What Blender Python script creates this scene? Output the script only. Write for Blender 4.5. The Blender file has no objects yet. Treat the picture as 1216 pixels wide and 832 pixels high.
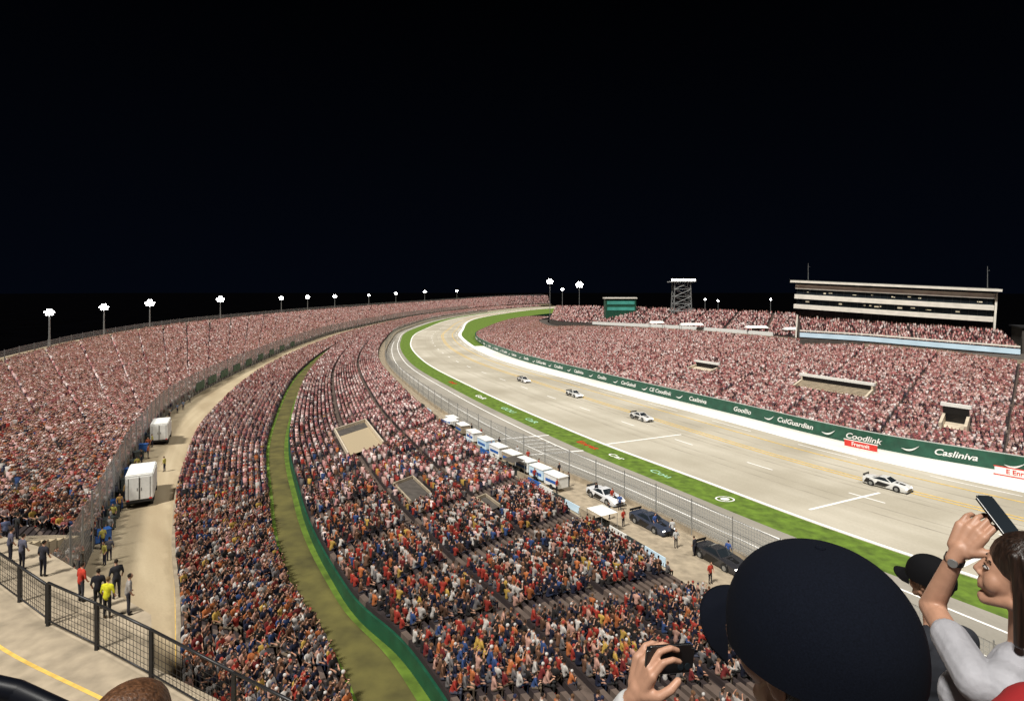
import bpy, bmesh, math, random
import numpy as np
from mathutils import Vector, Matrix
random.seed(7); rng=np.random.default_rng(7)
sc=bpy.context.scene; COL=sc.collection
sc.view_settings.view_transform='Standard'; sc.view_settings.look='None'; sc.view_settings.exposure=0
CAMZ=24.0
# ------------------------------------------------------------ materials
MATS={}
def mat(name,col,rough=.8,var=.25,scale=2.,bump=0.,metal=0.,coord='Object',stretch=(1,1,1),emit=None,estr=0.,detail=5,spec=.5,bd=.02):
    if name in MATS: return MATS[name]
    m=bpy.data.materials.new(name); m.use_nodes=True; nt=m.node_tree; N=nt.nodes; L=nt.links
    b=N['Principled BSDF']; b.inputs['Roughness'].default_value=rough; b.inputs['Metallic'].default_value=metal; b.inputs['Specular IOR Level'].default_value=spec
    tc=N.new('ShaderNodeTexCoord'); mp=N.new('ShaderNodeMapping'); mp.inputs['Scale'].default_value=stretch
    L.new(tc.outputs[coord],mp.inputs[0])
    n=N.new('ShaderNodeTexNoise'); n.inputs['Scale'].default_value=scale; n.inputs['Detail'].default_value=detail
    L.new(mp.outputs[0],n.inputs['Vector'])
    r=N.new('ShaderNodeValToRGB'); r.color_ramp.elements[0].position=.3; r.color_ramp.elements[1].position=.7
    c0=[max(0,c*(1-var)) for c in col[:3]]+[1]; c1=[min(1,c*(1+var)) for c in col[:3]]+[1]
    r.color_ramp.elements[0].color=c0; r.color_ramp.elements[1].color=c1
    L.new(n.outputs[0],r.inputs[0]); L.new(r.outputs[0],b.inputs['Base Color'])
    if bump:
        bp=N.new('ShaderNodeBump'); bp.inputs['Strength'].default_value=bump; bp.inputs['Distance'].default_value=bd
        L.new(n.outputs[0],bp.inputs['Height']); L.new(bp.outputs[0],b.inputs['Normal'])
    if emit:
        b.inputs['Emission Color'].default_value=(*emit,1); b.inputs['Emission Strength'].default_value=estr
    MATS[name]=m; return m
def nd(nt,t,**k):
    n=nt.nodes.new(t)
    for a,v in k.items(): setattr(n,a,v)
    return n
def track_mat(name,c_lo,c_hi,c_dark):
    m=bpy.data.materials.new(name); m.use_nodes=True; nt=m.node_tree; L=nt.links; b=nt.nodes['Principled BSDF']
    b.inputs['Roughness'].default_value=.7
    uv=nd(nt,'ShaderNodeUVMap'); 
    mp=nd(nt,'ShaderNodeMapping'); mp.inputs['Scale'].default_value=(.012,.45,1); L.new(uv.outputs[0],mp.inputs[0])
    n=nd(nt,'ShaderNodeTexNoise'); n.inputs['Scale'].default_value=1.; n.inputs['Detail'].default_value=6; L.new(mp.outputs[0],n.inputs['Vector'])
    r=nd(nt,'ShaderNodeValToRGB'); e=r.color_ramp.elements; e[0].position=.3; e[0].color=(*c_lo,1); e[1].position=.68; e[1].color=(*c_hi,1)
    L.new(n.outputs[0],r.inputs[0])
    n2=nd(nt,'ShaderNodeTexNoise'); n2.inputs['Scale'].default_value=.06; n2.inputs['Detail'].default_value=8; L.new(uv.outputs[0],n2.inputs['Vector'])
    r2=nd(nt,'ShaderNodeValToRGB'); r2.color_ramp.elements[0].position=.35; r2.color_ramp.elements[1].position=.62
    L.new(n2.outputs[0],r2.inputs[0])
    mx=nd(nt,'ShaderNodeMix',data_type='RGBA'); L.new(r2.outputs[0],mx.inputs[0])
    mx.inputs[6].default_value=(*c_dark,1); L.new(r.outputs[0],mx.inputs[7])
    n3=nd(nt,'ShaderNodeTexNoise'); n3.inputs['Scale'].default_value=4; n3.inputs['Detail'].default_value=3; L.new(uv.outputs[0],n3.inputs['Vector'])
    m2=nd(nt,'ShaderNodeMix',data_type='RGBA',blend_type='MULTIPLY'); m2.inputs[0].default_value=.2
    L.new(mx.outputs[2],m2.inputs[6]); L.new(n3.outputs[0],m2.inputs[7])
    L.new(m2.outputs[2],b.inputs['Base Color']); MATS[name]=m; return m
def stand_mat(name,period,cross,aw,seat=(.03,.018,.018)):
    m=bpy.data.materials.new(name); m.use_nodes=True; nt=m.node_tree; L=nt.links; b=nt.nodes['Principled BSDF']
    b.inputs['Roughness'].default_value=.85
    uv=nd(nt,'ShaderNodeUVMap'); sx=nd(nt,'ShaderNodeSeparateXYZ'); L.new(uv.outputs[0],sx.inputs[0])
    mo=nd(nt,'ShaderNodeMath',operation='MODULO'); L.new(sx.outputs[0],mo.inputs[0]); mo.inputs[1].default_value=period
    lt=nd(nt,'ShaderNodeMath',operation='LESS_THAN'); L.new(mo.outputs[0],lt.inputs[0]); lt.inputs[1].default_value=aw
    last=lt.outputs[0]
    for v in cross:
        c=nd(nt,'ShaderNodeMath',operation='COMPARE'); L.new(sx.outputs[1],c.inputs[0]); c.inputs[1].default_value=v; c.inputs[2].default_value=.012
        a=nd(nt,'ShaderNodeMath',operation='MAXIMUM'); L.new(last,a.inputs[0]); L.new(c.outputs[0],a.inputs[1]); last=a.outputs[0]
    tc=nd(nt,'ShaderNodeTexCoord'); n=nd(nt,'ShaderNodeTexNoise'); n.inputs['Scale'].default_value=1.5; n.inputs['Detail'].default_value=6; L.new(tc.outputs['Object'],n.inputs['Vector'])
    mx=nd(nt,'ShaderNodeMix',data_type='RGBA'); L.new(last,mx.inputs[0]); mx.inputs[6].default_value=(*seat,1); mx.inputs[7].default_value=(.14,.10,.08,1)
    m2=nd(nt,'ShaderNodeMix',data_type='RGBA',blend_type='MULTIPLY'); m2.inputs[0].default_value=.7; L.new(mx.outputs[2],m2.inputs[6]); L.new(n.outputs[0],m2.inputs[7])
    L.new(m2.outputs[2],b.inputs['Base Color']); MATS[name]=m; return m
def mesh_mat(name,col,cell,wire,base):
    m=bpy.data.materials.new(name); m.use_nodes=True; nt=m.node_tree; L=nt.links; b=nt.nodes['Principled BSDF']
    b.inputs['Base Color'].default_value=(*col,1); b.inputs['Roughness'].default_value=.5; b.inputs['Metallic'].default_value=.3
    uv=nd(nt,'ShaderNodeUVMap'); sx=nd(nt,'ShaderNodeSeparateXYZ'); L.new(uv.outputs[0],sx.inputs[0]); outs=[]
    for i in (0,1):
        mo=nd(nt,'ShaderNodeMath',operation='MODULO'); L.new(sx.outputs[i],mo.inputs[0]); mo.inputs[1].default_value=cell
        lt=nd(nt,'ShaderNodeMath',operation='LESS_THAN'); L.new(mo.outputs[0],lt.inputs[0]); lt.inputs[1].default_value=wire; outs.append(lt.outputs[0])
    a=nd(nt,'ShaderNodeMath',operation='MAXIMUM'); L.new(outs[0],a.inputs[0]); L.new(outs[1],a.inputs[1])
    a2=nd(nt,'ShaderNodeMath',operation='MAXIMUM'); L.new(a.outputs[0],a2.inputs[0]); a2.inputs[1].default_value=base
    L.new(a2.outputs[0],b.inputs['Alpha']); MATS[name]=m; return m
def attr_mat(name,rough=.9):
    m=bpy.data.materials.new(name); m.use_nodes=True; nt=m.node_tree; L=nt.links; b=nt.nodes['Principled BSDF']; b.inputs['Roughness'].default_value=rough; b.inputs['Specular IOR Level'].default_value=.2
    a=nd(nt,'ShaderNodeAttribute'); a.attribute_name='Col'
    tc=nd(nt,'ShaderNodeTexCoord'); n=nd(nt,'ShaderNodeTexNoise'); n.inputs['Scale'].default_value=9; L.new(tc.outputs['Object'],n.inputs['Vector'])
    mr=nd(nt,'ShaderNodeMapRange'); mr.inputs[1].default_value=.3; mr.inputs[2].default_value=.7; mr.inputs[3].default_value=.75; mr.inputs[4].default_value=1.15; L.new(n.outputs[0],mr.inputs[0])
    m2=nd(nt,'ShaderNodeMix',data_type='RGBA',blend_type='MULTIPLY'); m2.inputs[0].default_value=1; L.new(a.outputs['Color'],m2.inputs[6]); L.new(mr.outputs[0],m2.inputs[7])
    L.new(m2.outputs[2],b.inputs['Base Color']); MATS[name]=m; return m
def paint_mat(name):
    m=bpy.data.materials.new(name); m.use_nodes=True; nt=m.node_tree; L=nt.links; b=nt.nodes['Principled BSDF']; b.inputs['Roughness'].default_value=.25
    b.inputs['Coat Weight'].default_value=.5
    oi=nd(nt,'ShaderNodeObjectInfo'); tc=nd(nt,'ShaderNodeTexCoord'); n=nd(nt,'ShaderNodeTexNoise'); n.inputs['Scale'].default_value=3; L.new(tc.outputs['Object'],n.inputs['Vector'])
    m2=nd(nt,'ShaderNodeMix',data_type='RGBA',blend_type='MULTIPLY'); m2.inputs[0].default_value=.25; L.new(oi.outputs['Color'],m2.inputs[6]); L.new(n.outputs[0],m2.inputs[7])
    L.new(m2.outputs[2],b.inputs['Base Color']); MATS[name]=m; return m

M_track=track_mat('track_asphalt',(.49,.45,.36),(.62,.575,.48),(.40,.36,.28))
M_pitroad=track_mat('pit_road_asphalt',(.33,.305,.26),(.42,.39,.335),(.27,.25,.21))
M_path=track_mat('service_road_concrete',(.45,.365,.235),(.55,.46,.31),(.36,.28,.175))
M_apron=track_mat('apron_concrete',(.86,.84,.79),(.92,.91,.87),(.78,.75,.67))
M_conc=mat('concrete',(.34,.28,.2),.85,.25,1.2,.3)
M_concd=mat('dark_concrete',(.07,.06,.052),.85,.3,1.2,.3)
M_grass=mat('mown_grass',(.095,.16,.014),.95,.4,.9,.6,detail=8)
M_grassd=mat('shade_tinted_grass',(.085,.075,.018),.95,.4,.5,.6,detail=8)  # dark olive tone paints in the shade over the strip
M_white=mat('white_paint',(.78,.78,.75),.6,.08,3)
M_line=mat('road_line_white',(.86,.85,.82),.7,.10,5)
M_yel=mat('road_line_yellow',(.68,.45,.10),.7,.25,2)
M_green=mat('green_wall_paint',(.012,.075,.045),.5,.25,1)
M_greenb=mat('bright_green_wall_paint',(.008,.07,.036),.5,.25,1)
M_steel=mat('galvanised_steel',(.35,.36,.36),.4,.15,4,metal=.6)
M_dsteel=mat('dark_steel',(.02,.02,.022),.45,.2,5,metal=.3)
M_glass=mat('dark_glass',(.015,.02,.025),.08,.3,.5)
M_red=mat('red_board',(.6,.03,.02),.5,.1,2)
M_blueb=mat('light_blue_board',(.50,.64,.74),.5,.15,.3,emit=(.5,.7,.85),estr=.18)
M_blue=mat('blue_vinyl',(.03,.12,.4),.5,.2,2)
M_black=mat('black_plastic',(.008,.008,.009),.3,.2,6)
M_rubber=mat('tyre_rubber',(.015,.015,.015),.9,.2,6)
M_lamp=mat('lit_lamp_glass',(1,1,1),.3,0,1,emit=(1,.98,.95),estr=40)
M_lampS=mat('lit_small_lamp_glass',(1,1,1),.3,0,1,emit=(1,.95,.85),estr=8)
M_ground=mat('dark_ground',(.0006,.0006,.0008),1,.3,.05,spec=0)
M_fence=mesh_mat('chain_link_wire',(.42,.43,.42),.3,.045,.14)
M_fenceg=mesh_mat('debris_mesh',(.30,.31,.32),.35,.05,.45)
M_crowd=attr_mat('crowd_clothing')
M_paint=paint_mat('car_paint')
M_teal=mat('lit_green_facade',(.05,.25,.2),.5,.3,.4,emit=(.1,.45,.36),estr=.2)

def tag(o,label=None,cat=None,group=None,kind=None):
    if label: o['label']=label
    if cat: o['category']=cat
    if group: o['group']=group
    if kind: o['kind']=kind
    return o
def link(name,me,parent=None):
    o=bpy.data.objects.new(name,me); COL.objects.link(o)
    if parent: o.parent=parent
    return o
def empty(name,loc=(0,0,0),rz=0.):
    o=bpy.data.objects.new(name,None); o.empty_display_size=.3; COL.objects.link(o); o.location=loc; o.rotation_euler=(0,0,rz); return o
class MB:
    def __init__(s): s.v=[]; s.f=[]; s.m=[]
    def add(s,vs,fs,m=0):
        k=len(s.v); s.v+= [tuple(v) for v in vs]; s.f+=[tuple(i+k for i in f) for f in fs]; s.m+=[m]*len(fs)
    def box(s,c,d,m=0,R=None):
        vs=[Vector(((i&1)-.5,((i>>1)&1)-.5,((i>>2)&1)-.5)) for i in range(8)]
        vs=[Vector((v.x*d[0],v.y*d[1],v.z*d[2])) for v in vs]
        if R: vs=[R@v for v in vs]
        vs=[v+Vector(c) for v in vs]
        s.add(vs,[(0,2,3,1),(4,5,7,6),(0,1,5,4),(2,6,7,3),(0,4,6,2),(1,3,7,5)],m)
    def cone(s,p0,p1,r0,r1,n=8,m=0,cap=True):
        p0=Vector(p0);p1=Vector(p1); d=(p1-p0).normalized(); a=d.orthogonal().normalized(); b=d.cross(a)
        vs=[]
        for p,r in((p0,r0),(p1,r1)):
            for i in range(n):
                t=2*math.pi*i/n; vs.append(p+(a*math.cos(t)+b*math.sin(t))*r)
        fs=[(i,(i+1)%n,n+(i+1)%n,n+i) for i in range(n)]
        if cap: fs+=[tuple(range(n-1,-1,-1)),tuple(range(n,2*n))]
        s.add(vs,fs,m)
    def caps(s,p0,p1,r0,r1,n=12,m=0):
        p0=Vector(p0);p1=Vector(p1); d=(p1-p0); 
        if d.length<1e-6: d=Vector((0,0,1))
        d.normalize(); a=d.orthogonal().normalized(); b=d.cross(a); rings=[]
        for k in range(1,5): 
            th=math.pi/2*(1-k/4); rings.append((p0-d*r0*math.sin(th),r0*math.cos(th)))
        for k in range(0,4):
            th=math.pi/2*k/4; rings.append((p1+d*r1*math.sin(th),r1*math.cos(th)))
        vs=[]
        for p,r in rings:
            for i in range(n):
                t=2*math.pi*i/n; vs.append(p+(a*math.cos(t)+b*math.sin(t))*r)
        R=len(rings); fs=[]
        for j in range(R-1):
            for i in range(n): fs.append((j*n+i,j*n+(i+1)%n,(j+1)*n+(i+1)%n,(j+1)*n+i))
        vs.append(p0-d*r0); vs.append(p1+d*r1); A=len(vs)-2
        for i in range(n): fs.append((A,(i+1)%n,i)); fs.append((A+1,(R-1)*n+i,(R-1)*n+(i+1)%n))
        s.add(vs,fs,m)
    def ell(s,c,r,R=None,n=16,h=10,m=0):
        vs=[];fs=[]
        for j in range(1,h):
            ph=math.pi*j/h
            for i in range(n):
                t=2*math.pi*i/n; vs.append(Vector((r[0]*math.sin(ph)*math.cos(t),r[1]*math.sin(ph)*math.sin(t),r[2]*math.cos(ph))))
        vs.append(Vector((0,0,r[2]))); vs.append(Vector((0,0,-r[2])))
        if R: vs=[R@v for v in vs]
        vs=[v+Vector(c) for v in vs]
        for j in range(h-2):
            for i in range(n): fs.append((j*n+i,(j+1)*n+i,(j+1)*n+(i+1)%n,j*n+(i+1)%n))
        A=(h-1)*n
        for i in range(n): fs.append((A,i,(i+1)%n)); fs.append((A+1,(h-2)*n+(i+1)%n,(h-2)*n+i))
        s.add(vs,fs,m)
    def mesh(s,name,mats,smooth=False):
        me=bpy.data.meshes.new(name); me.from_pydata([tuple(v) for v in s.v],[],s.f)
        for m in mats: me.materials.append(m)
        me.polygons.foreach_set('material_index',s.m)
        if smooth: me.polygons.foreach_set('use_smooth',[True]*len(s.f))
        me.update(); return me
    def obj(s,name,mats,parent=None,smooth=False):
        return link(name,s.mesh(name,mats,smooth),parent)
# ------------------------------------------------------------ curves (metres, x right, y ahead)
def C(*p): return np.array(p,float)
rim=C((-72,45,12),(-79,80,12),(-91,108,12),(-105,145,12),(-118,200,12),(-121,265,12),(-120,340,12),(-113,430,12),(-87,600,12.5),(-10,870,15),(60,960,16))
fenB=C((-22,25,4.5),(-29.7,39,4),(-39,55.6,3),(-49.7,76.6,3),(-64,110,2),(-75,160,2),(-86.6,236,2),(-92,330,2),(-80,520,2),(-14,800,2.5),(60,900,2.5))
pathC=C((-11.5,20,4.5),(-21,36,4),(-27.8,47,3.5),(-37,64,3),(-51.8,97.7,2),(-67.8,156,2),(-79,236,2),(-83,326,2),(-72,512,2),(-8,780,2.5),(62,880,2.5))
stripD=C((-3.6,19.5,4),(-9.8,31.1,3.5),(-16.2,40.7,3.2),(-24.3,57,2.5),(-39,92,1.5),(-58,155,1.5),(-73,238,1.5),(-78,328,1.5),(-67,508,1.5),(-5,772,2),(63,870,2))
grassE=C((1,19.5,4),(-5.4,30.8,3.5),(-11.3,38.5,3.2),(-21.1,57,2.5),(-35.7,92,1.5),(-54.5,155,1.5),(-70.5,238,1.5),(-76,326,1.5),(-65.5,505,1.5),(-4,770,2),(64,868,2))
standF=C((25,19,1.2),(14.6,42.0,.8),(3.8,63.6,.6),(-8.2,89.0,.6),(-25.3,132,.8),(-45,192,1),(-59.5,268,1),(-68.5,361,1),(-58,520,1),(5,755,1),(66,850,1))
fenG=C((32,24,0),(21.9,47.5,0),(11.6,66.6,0),(-3.2,89.7,0),(-21.3,130.3,0),(-42.2,190.6,0),(-57.5,268,0),(-66.5,358,0),(-56,516,0),(7,750,0),(68,845,0))
grH0=C((42,30,0),(27.3,52.3,0),(17,67,0),(4.3,90,0),(-14.2,131.7,0),(-35.8,190.6,0),(-53.2,269,0),(-61.9,358,0),(-51,518,0),(10,745,0),(70,840,0))
grI=C((49,33,0),(33.5,55,0),(23.7,72,0),(10.3,96.4,0),(-10,141,0),(-31,196,0),(-47.6,266,0),(-54.8,352,0),(-46,515,0),(13,742,0),(72,836,0))
wts=np.array([.2,.28,.42,.44,.38,.25,.1,0,0,0,0])[:,None]; grH=grH0*(1-wts)+grI*wts
trJ=C((74,55,0),(61.8,68.6,0),(49.8,85.7,0),(39,108,0),(20.5,146,0),(-5.3,204,0),(-22.8,275,0),(-29.6,344,0),(-28,500,0),(28,715,0),(85,800,0))
waK=C((82,60,0),(67.2,74.6,0),(54.3,89,0),(42.8,112,0),(25.5,147,0),(0,206,0),(-17,275,0),(-16,335,0),(2,450,0),(45,560,0),(110,640,0))
topL=C((135,85,8),(112,121,8),(108,148,8),(94.5,171,8),(80.6,200,8),(58.6,232,8),(33.5,276,6),(20,310,4),(22,430,2),(60,540,2),(120,610,2))
def ev(c,t):
    t=np.atleast_1d(np.asarray(t,float)); c=np.vstack([2*c[0]-c[1],c,2*c[-1]-c[-2]]); n=len(c)-2
    i=np.clip(np.floor(t).astype(int),0,n-2); f=(t-i)[:,None]
    p0,p1,p2,p3=c[i],c[i+1],c[i+2],c[i+3]
    return .5*((2*p1)+(-p0+p2)*f+(2*p0-5*p1+4*p2-p3)*f*f+(-p0+3*p1-3*p2+p3)*f**3)
def arc(P): return np.concatenate([[0],np.cumsum(np.linalg.norm(np.diff(P,axis=0),axis=1))])
STEP=1/24
def ts(t0,t1): 
    n=max(2,int(round((t1-t0)/STEP))+1); return np.linspace(t0,t1,n)
def grid_obj(name,rows,mats,uvs,parent=None,smooth=True):
    nr=len(rows); n=len(rows[0]); V=np.concatenate(rows)
    fs=[(j*n+i,j*n+i+1,(j+1)*n+i+1,(j+1)*n+i) for j in range(nr-1) for i in range(n-1)]
    me=bpy.data.meshes.new(name); me.from_pydata(V.tolist(),[],fs)
    ul=me.uv_layers.new(name='UVMap'); UV=np.concatenate(uvs)
    li=np.empty(len(me.loops),dtype=np.int32); me.loops.foreach_get('vertex_index',li)
    ul.data.foreach_set('uv',UV[li].astype(np.float32).ravel())
    for m in mats: me.materials.append(m)
    if smooth: me.polygons.foreach_set('use_smooth',[True]*len(fs))
    me.update(); return link(name,me,parent)
def ribbon(name,a,b,t0,t1,m,dz=0.,f0=0.,f1=1.,nv=2,label=None,kind='structure',parent=None):
    t=ts(t0,t1); A=ev(a,t); B=ev(b,t); mid=arc((A+B)/2); W=np.linalg.norm(B-A,axis=1)
    rows=[];uvs=[]
    for k in range(nv):
        f=f0+(f1-f0)*k/(nv-1); P=A*(1-f)+B*f; P=P.copy(); P[:,2]+=dz; rows.append(P); uvs.append(np.stack([mid,W*f],1))
    o=grid_obj(name,rows,[m],uvs,parent)
    if o.data.polygons[0].normal.z<0: o.data.flip_normals()
    if parent is None: tag(o,label or name.replace('_',' ')+' surface of the speedway','track',None,kind)
    return o
def stripe(name,a,b,f,w,dz,m,t0=0,t1=10,dash=None,label='painted line on the speedway surface'):
    t=ts(t0,t1)
    if dash: t=np.linspace(t0,t1,int((t1-t0)*150))
    A=ev(a,t);B=ev(b,t); d=B-A; d[:,2]=0; d/=np.linalg.norm(d,axis=1)[:,None]+1e-9
    P=A*(1-f)+B*f; s=arc(P); L_=P-d*w/2; R_=P+d*w/2; L_[:,2]+=dz; R_[:,2]+=dz
    n=len(t); V=np.concatenate([L_,R_]); fs=[]
    for i in range(n-1):
        if dash and (s[i]%dash[0])>dash[1]: continue
        fs.append((i,i+1,n+i+1,n+i))
    me=bpy.data.meshes.new(name); me.from_pydata(V.tolist(),[],fs); me.materials.append(m); me.update()
    o=link(name,me); tag(o,label,'road marking',None,'structure')
    if fs and me.polygons[0].normal.z<0: me.flip_normals()
    return o
def wall(name,c,t0,t1,h,th,m,base=0.,parent=None,side=1):
    t=ts(t0,t1); P=ev(c,t); T=np.gradient(P,axis=0); T[:,2]=0; T/=np.linalg.norm(T,axis=1)[:,None]; Nn=np.stack([T[:,1],-T[:,0],0*T[:,0]],1)*side
    s=arc(P); a=P+Nn*.004;a[:,2]+=base; b=a.copy(); b[:,2]+=h; c2=b+Nn*th; d=a+Nn*th
    z=np.zeros_like(s)
    return grid_obj(name,[a,b,c2,d],[m],[np.stack([s,z],1),np.stack([s,z+h],1),np.stack([s,z+h+th],1),np.stack([s,z+2*h+th],1)],parent,smooth=False)
def sheet(name,c,t0,t1,z0,z1,m,parent=None,lean=0.):
    t=ts(t0,t1); P=ev(c,t); s=arc(P); T=np.gradient(P,axis=0); T[:,2]=0; T/=np.linalg.norm(T,axis=1)[:,None]; Nn=np.stack([T[:,1],-T[:,0],0*T[:,0]],1)
    a=P.copy();a[:,2]+=z0;b=P+Nn*lean;b[:,2]+=z1
    return grid_obj(name,[a,b],[m],[np.stack([s,s*0+z0],1),np.stack([s,s*0+z1],1)],parent)
def at(c,t):
    p=ev(c,[t])[0]; q=ev(c,[t+.01])[0]-ev(c,[t-.01])[0] if t>.01 else ev(c,[t+.01])[0]-p
    q[2]=0; q/=np.linalg.norm(q); return Vector(p),Vector(q)
# ------------------------------------------------------------ ground and bands
mb=MB(); mb.add([(-4000,-1500,-.6),(4000,-1500,-.6),(4000,6000,-.6),(-4000,6000,-.6)],[(0,1,2,3)])
tag(mb.obj('ground',[M_ground]),'dark night ground around the speedway','ground',None,'structure')
ribbon('service_road',fenB,pathC,0,10,M_path,nv=3,label='tan concrete service road beside the fence')
ribbon('grass_strip',stripD,grassE,0,10,M_grassd,nv=3,label='olive grass strip with painted shade between the stands')
stripe('grass_edge',stripD,grassE,.88,.7,.03,M_grass,0,9,label='brighter grass edge along the green wall')
stripe('grass_edge',stripD,grassE,.07,.4,.03,M_grass,0,9,label='brighter grass edge beside the narrow stand')
ribbon('pit_lane',standF,fenG,0,10,M_conc,nv=2,label='concrete lane below the grandstand')
ribbon('pit_road',fenG,grH,0,10,M_pitroad,nv=3,label='pale grey asphalt pit road')
ribbon('infield_grass',grH,grI,0,10,M_grass,nv=3,label='bright mown grass between the roads')
ribbon('race_track',grI,trJ,0,10,M_track,nv=6,label='tan floodlit race track asphalt')
ribbon('track_apron',trJ,waK,0,5.6,M_apron,nv=2,label='pale concrete apron along the wall')
ribbon('turn_grass',trJ,waK,5.6,10,M_grass,nv=2,label='green grass inside the far turn')
stripe('painted_line',trJ,waK,-.05,2.0,.02,M_line,0,9.5,label='broad white line along the inner track edge')
stripe('painted_line',grI,trJ,.012,.5,.02,M_line,label='white line along the grass edge')
stripe('painted_line',grI,trJ,.60,.28,.02,M_yel,label='double yellow line on the track')
stripe('painted_line',grI,trJ,.63,.28,.02,M_yel,label='double yellow line on the track')
stripe('painted_line',grI,trJ,.82,.3,.02,M_yel,label='yellow line on the track')
stripe('painted_line',grI,trJ,.40,.25,.02,M_line,0,10,(14,4),label='dashed white lane line on the track')
stripe('painted_line',grI,trJ,.90,.2,.02,M_line,0,10,(18,9),label='dashed white lane line on the track')
stripe('painted_line',fenG,grH,.80,.25,.02,M_line,label='white line on the pit road')
stripe('painted_line',fenG,grH,.40,.2,.02,M_line,0,6,label='white line on the pit road')
stripe('painted_line',fenB,pathC,.97,.35,.02,M_yel,label='yellow line on the service road')
def cross_line(ca,cb,t,w,m=M_line,f0=0,f1=1,dt=0.):
    a=Vector(ev(ca,[t])[0]); b=Vector(ev(cb,[t+dt])[0]); p=a.lerp(b,f0); q=a.lerp(b,f1); d=(q-p).normalized(); s=Vector((-d.y,d.x,0))*w/2
    mb=MB(); z=Vector((0,0,.026)); mb.add([p-s+z,q-s+z,q+s+z,p+s+z],[(0,1,2,3)]); tag(mb.obj('painted_line',[m]),'white line painted across the track','road marking',None,'structure')
cross_line(fenG,grH,2.75,.4,f0=.1); cross_line(fenG,grH,3.05,.4,f0=.1); cross_line(grI,trJ,2.75,.4,f1=.5); cross_line(grI,trJ,1.35,.35,f0=.1,f1=.5); cross_line(grI,trJ,.7,.4)
for k in range(5): cross_line(fenG,grH,2.75+.06*k,.2,f0=.4,f1=.8)
M_groove=mat('tyre_marks',(.37,.33,.265),.7,.35,.3)
for f,w in((.27,.16),(.34,.12),(.50,.22),(.545,.12),(.72,.2)): stripe('tyre_mark',grI,trJ,f,w,.012,M_groove,label='faint dark tyre mark on the track')
# ------------------------------------------------------------ stands
STANDS={}
def stand(key,name,lo,hi,n,t0,t1,period,cross,zl,zh,bench,label,patches=(),aw=1.1):
    t=ts(t0,t1); A=ev(lo,t).copy(); B=ev(hi,t).copy(); A[:,2]+=zl; B[:,2]+=zh; mid=arc((A+B)/2)
    rows=[];uvs=[]
    def put(v,zv,dz):
        P=A*(1-v)+B*v; P[:,2]=A[:,2]*(1-zv)+B[:,2]*zv+dz; rows.append(P); uvs.append(np.stack([mid,mid*0+v],1))
    for r in range(n):
        v=r/n; put(v,v,0); isx=any(abs((r+.68)/n-c)<.5/n for c in cross)
        if bench: q=.0 if isx else .42; put((r+.5)/n,v,0); put((r+.5)/n,v,q); put((r+.96)/n,v,q)
        put((r+.999)/n,v,0)
    m=stand_mat(name+'_seating',period,cross,aw)
    o=grid_obj(name,rows,[m],uvs,smooth=False)
    tag(o,label,'grandstand',None)
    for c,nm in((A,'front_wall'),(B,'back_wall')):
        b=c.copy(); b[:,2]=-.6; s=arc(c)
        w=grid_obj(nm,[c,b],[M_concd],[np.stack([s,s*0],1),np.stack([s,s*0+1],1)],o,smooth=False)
    STANDS[key]=dict(lo=lo,hi=hi,n=n,t0=t0,t1=t1,period=period,cross=cross,zl=zl,zh=zh,patches=patches,obj=o,aw=aw)
    return o
def sp(key,t,v,dz=0):
    s=STANDS[key]; a=ev(s['lo'],[t])[0]+[0,0,s['zl']]; b=ev(s['hi'],[t])[0]+[0,0,s['zh']]; p=a*(1-v)+b*v; p[2]+=dz; return Vector(p)
stand('left','outer_grandstand',fenB,rim,72,.25,10,16,(.5,),1.0,-.4,False,'vast curving grandstand packed with spectators',aw=.9)
stand('strip','trackside_grandstand',stripD,pathC,14,0,9,12,(),.2,.6,True,'narrow curved grandstand between road and grass',aw=1.0)
MP=[(3.22,3.62,.52,.74),(2.44,2.70,.52,.63),(2.05,2.2,.3,.36)]
stand('mid','curved_grandstand',standF,grassE,33,0,9.6,10,(.35,.68),.3,1.0,True,'curved grandstand sloping to the pit lane',patches=MP,aw=1.7)
RP=[(2.15,2.75,.30,.35),(1.35,1.52,.16,.21),(3.5,3.7,.3,.34)]
stand('right','infield_grandstand',waK,topL,78,0,8.3,17,(.45,),1.2,0,False,'large infield grandstand behind the green wall',patches=RP,aw=.4)
upA=C((106,170,8),(90,196,8),(66,236,8),(40,282,7),(28,318,6),(24,360,5)); upB=C((122,190,14),(106,224,15),(84,262,15),(52,312,15),(36,352,14),(30,390,13))
stand('upper','upper_grandstand',upA,upB,22,.6,5,17,(),.6,0,False,'raised rear grandstand beyond the walkway')
ribbon('stand_walkway',topL,np.array([(160,110,8),(132,140,8),(122,160,8),(106,182,8),(94,208,8),(70,242,8),(42,284,6),(28,318,4),(28,430,2),(66,545,2),(126,615,2)],float),0,8,M_concd,label='concrete walkway behind the infield stand')
wall('walkway_parapet',topL,.3,7,.9,.2,M_conc,base=0); tag(bpy.data.objects['walkway_parapet'],'pale parapet along the top of the stand','wall')
b=wall('white_barrier_board',upA,1.0,3.0,1.4,.2,M_white,base=.3,side=-1); tag(b,'white board fronting the raised stand','barrier')
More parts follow.
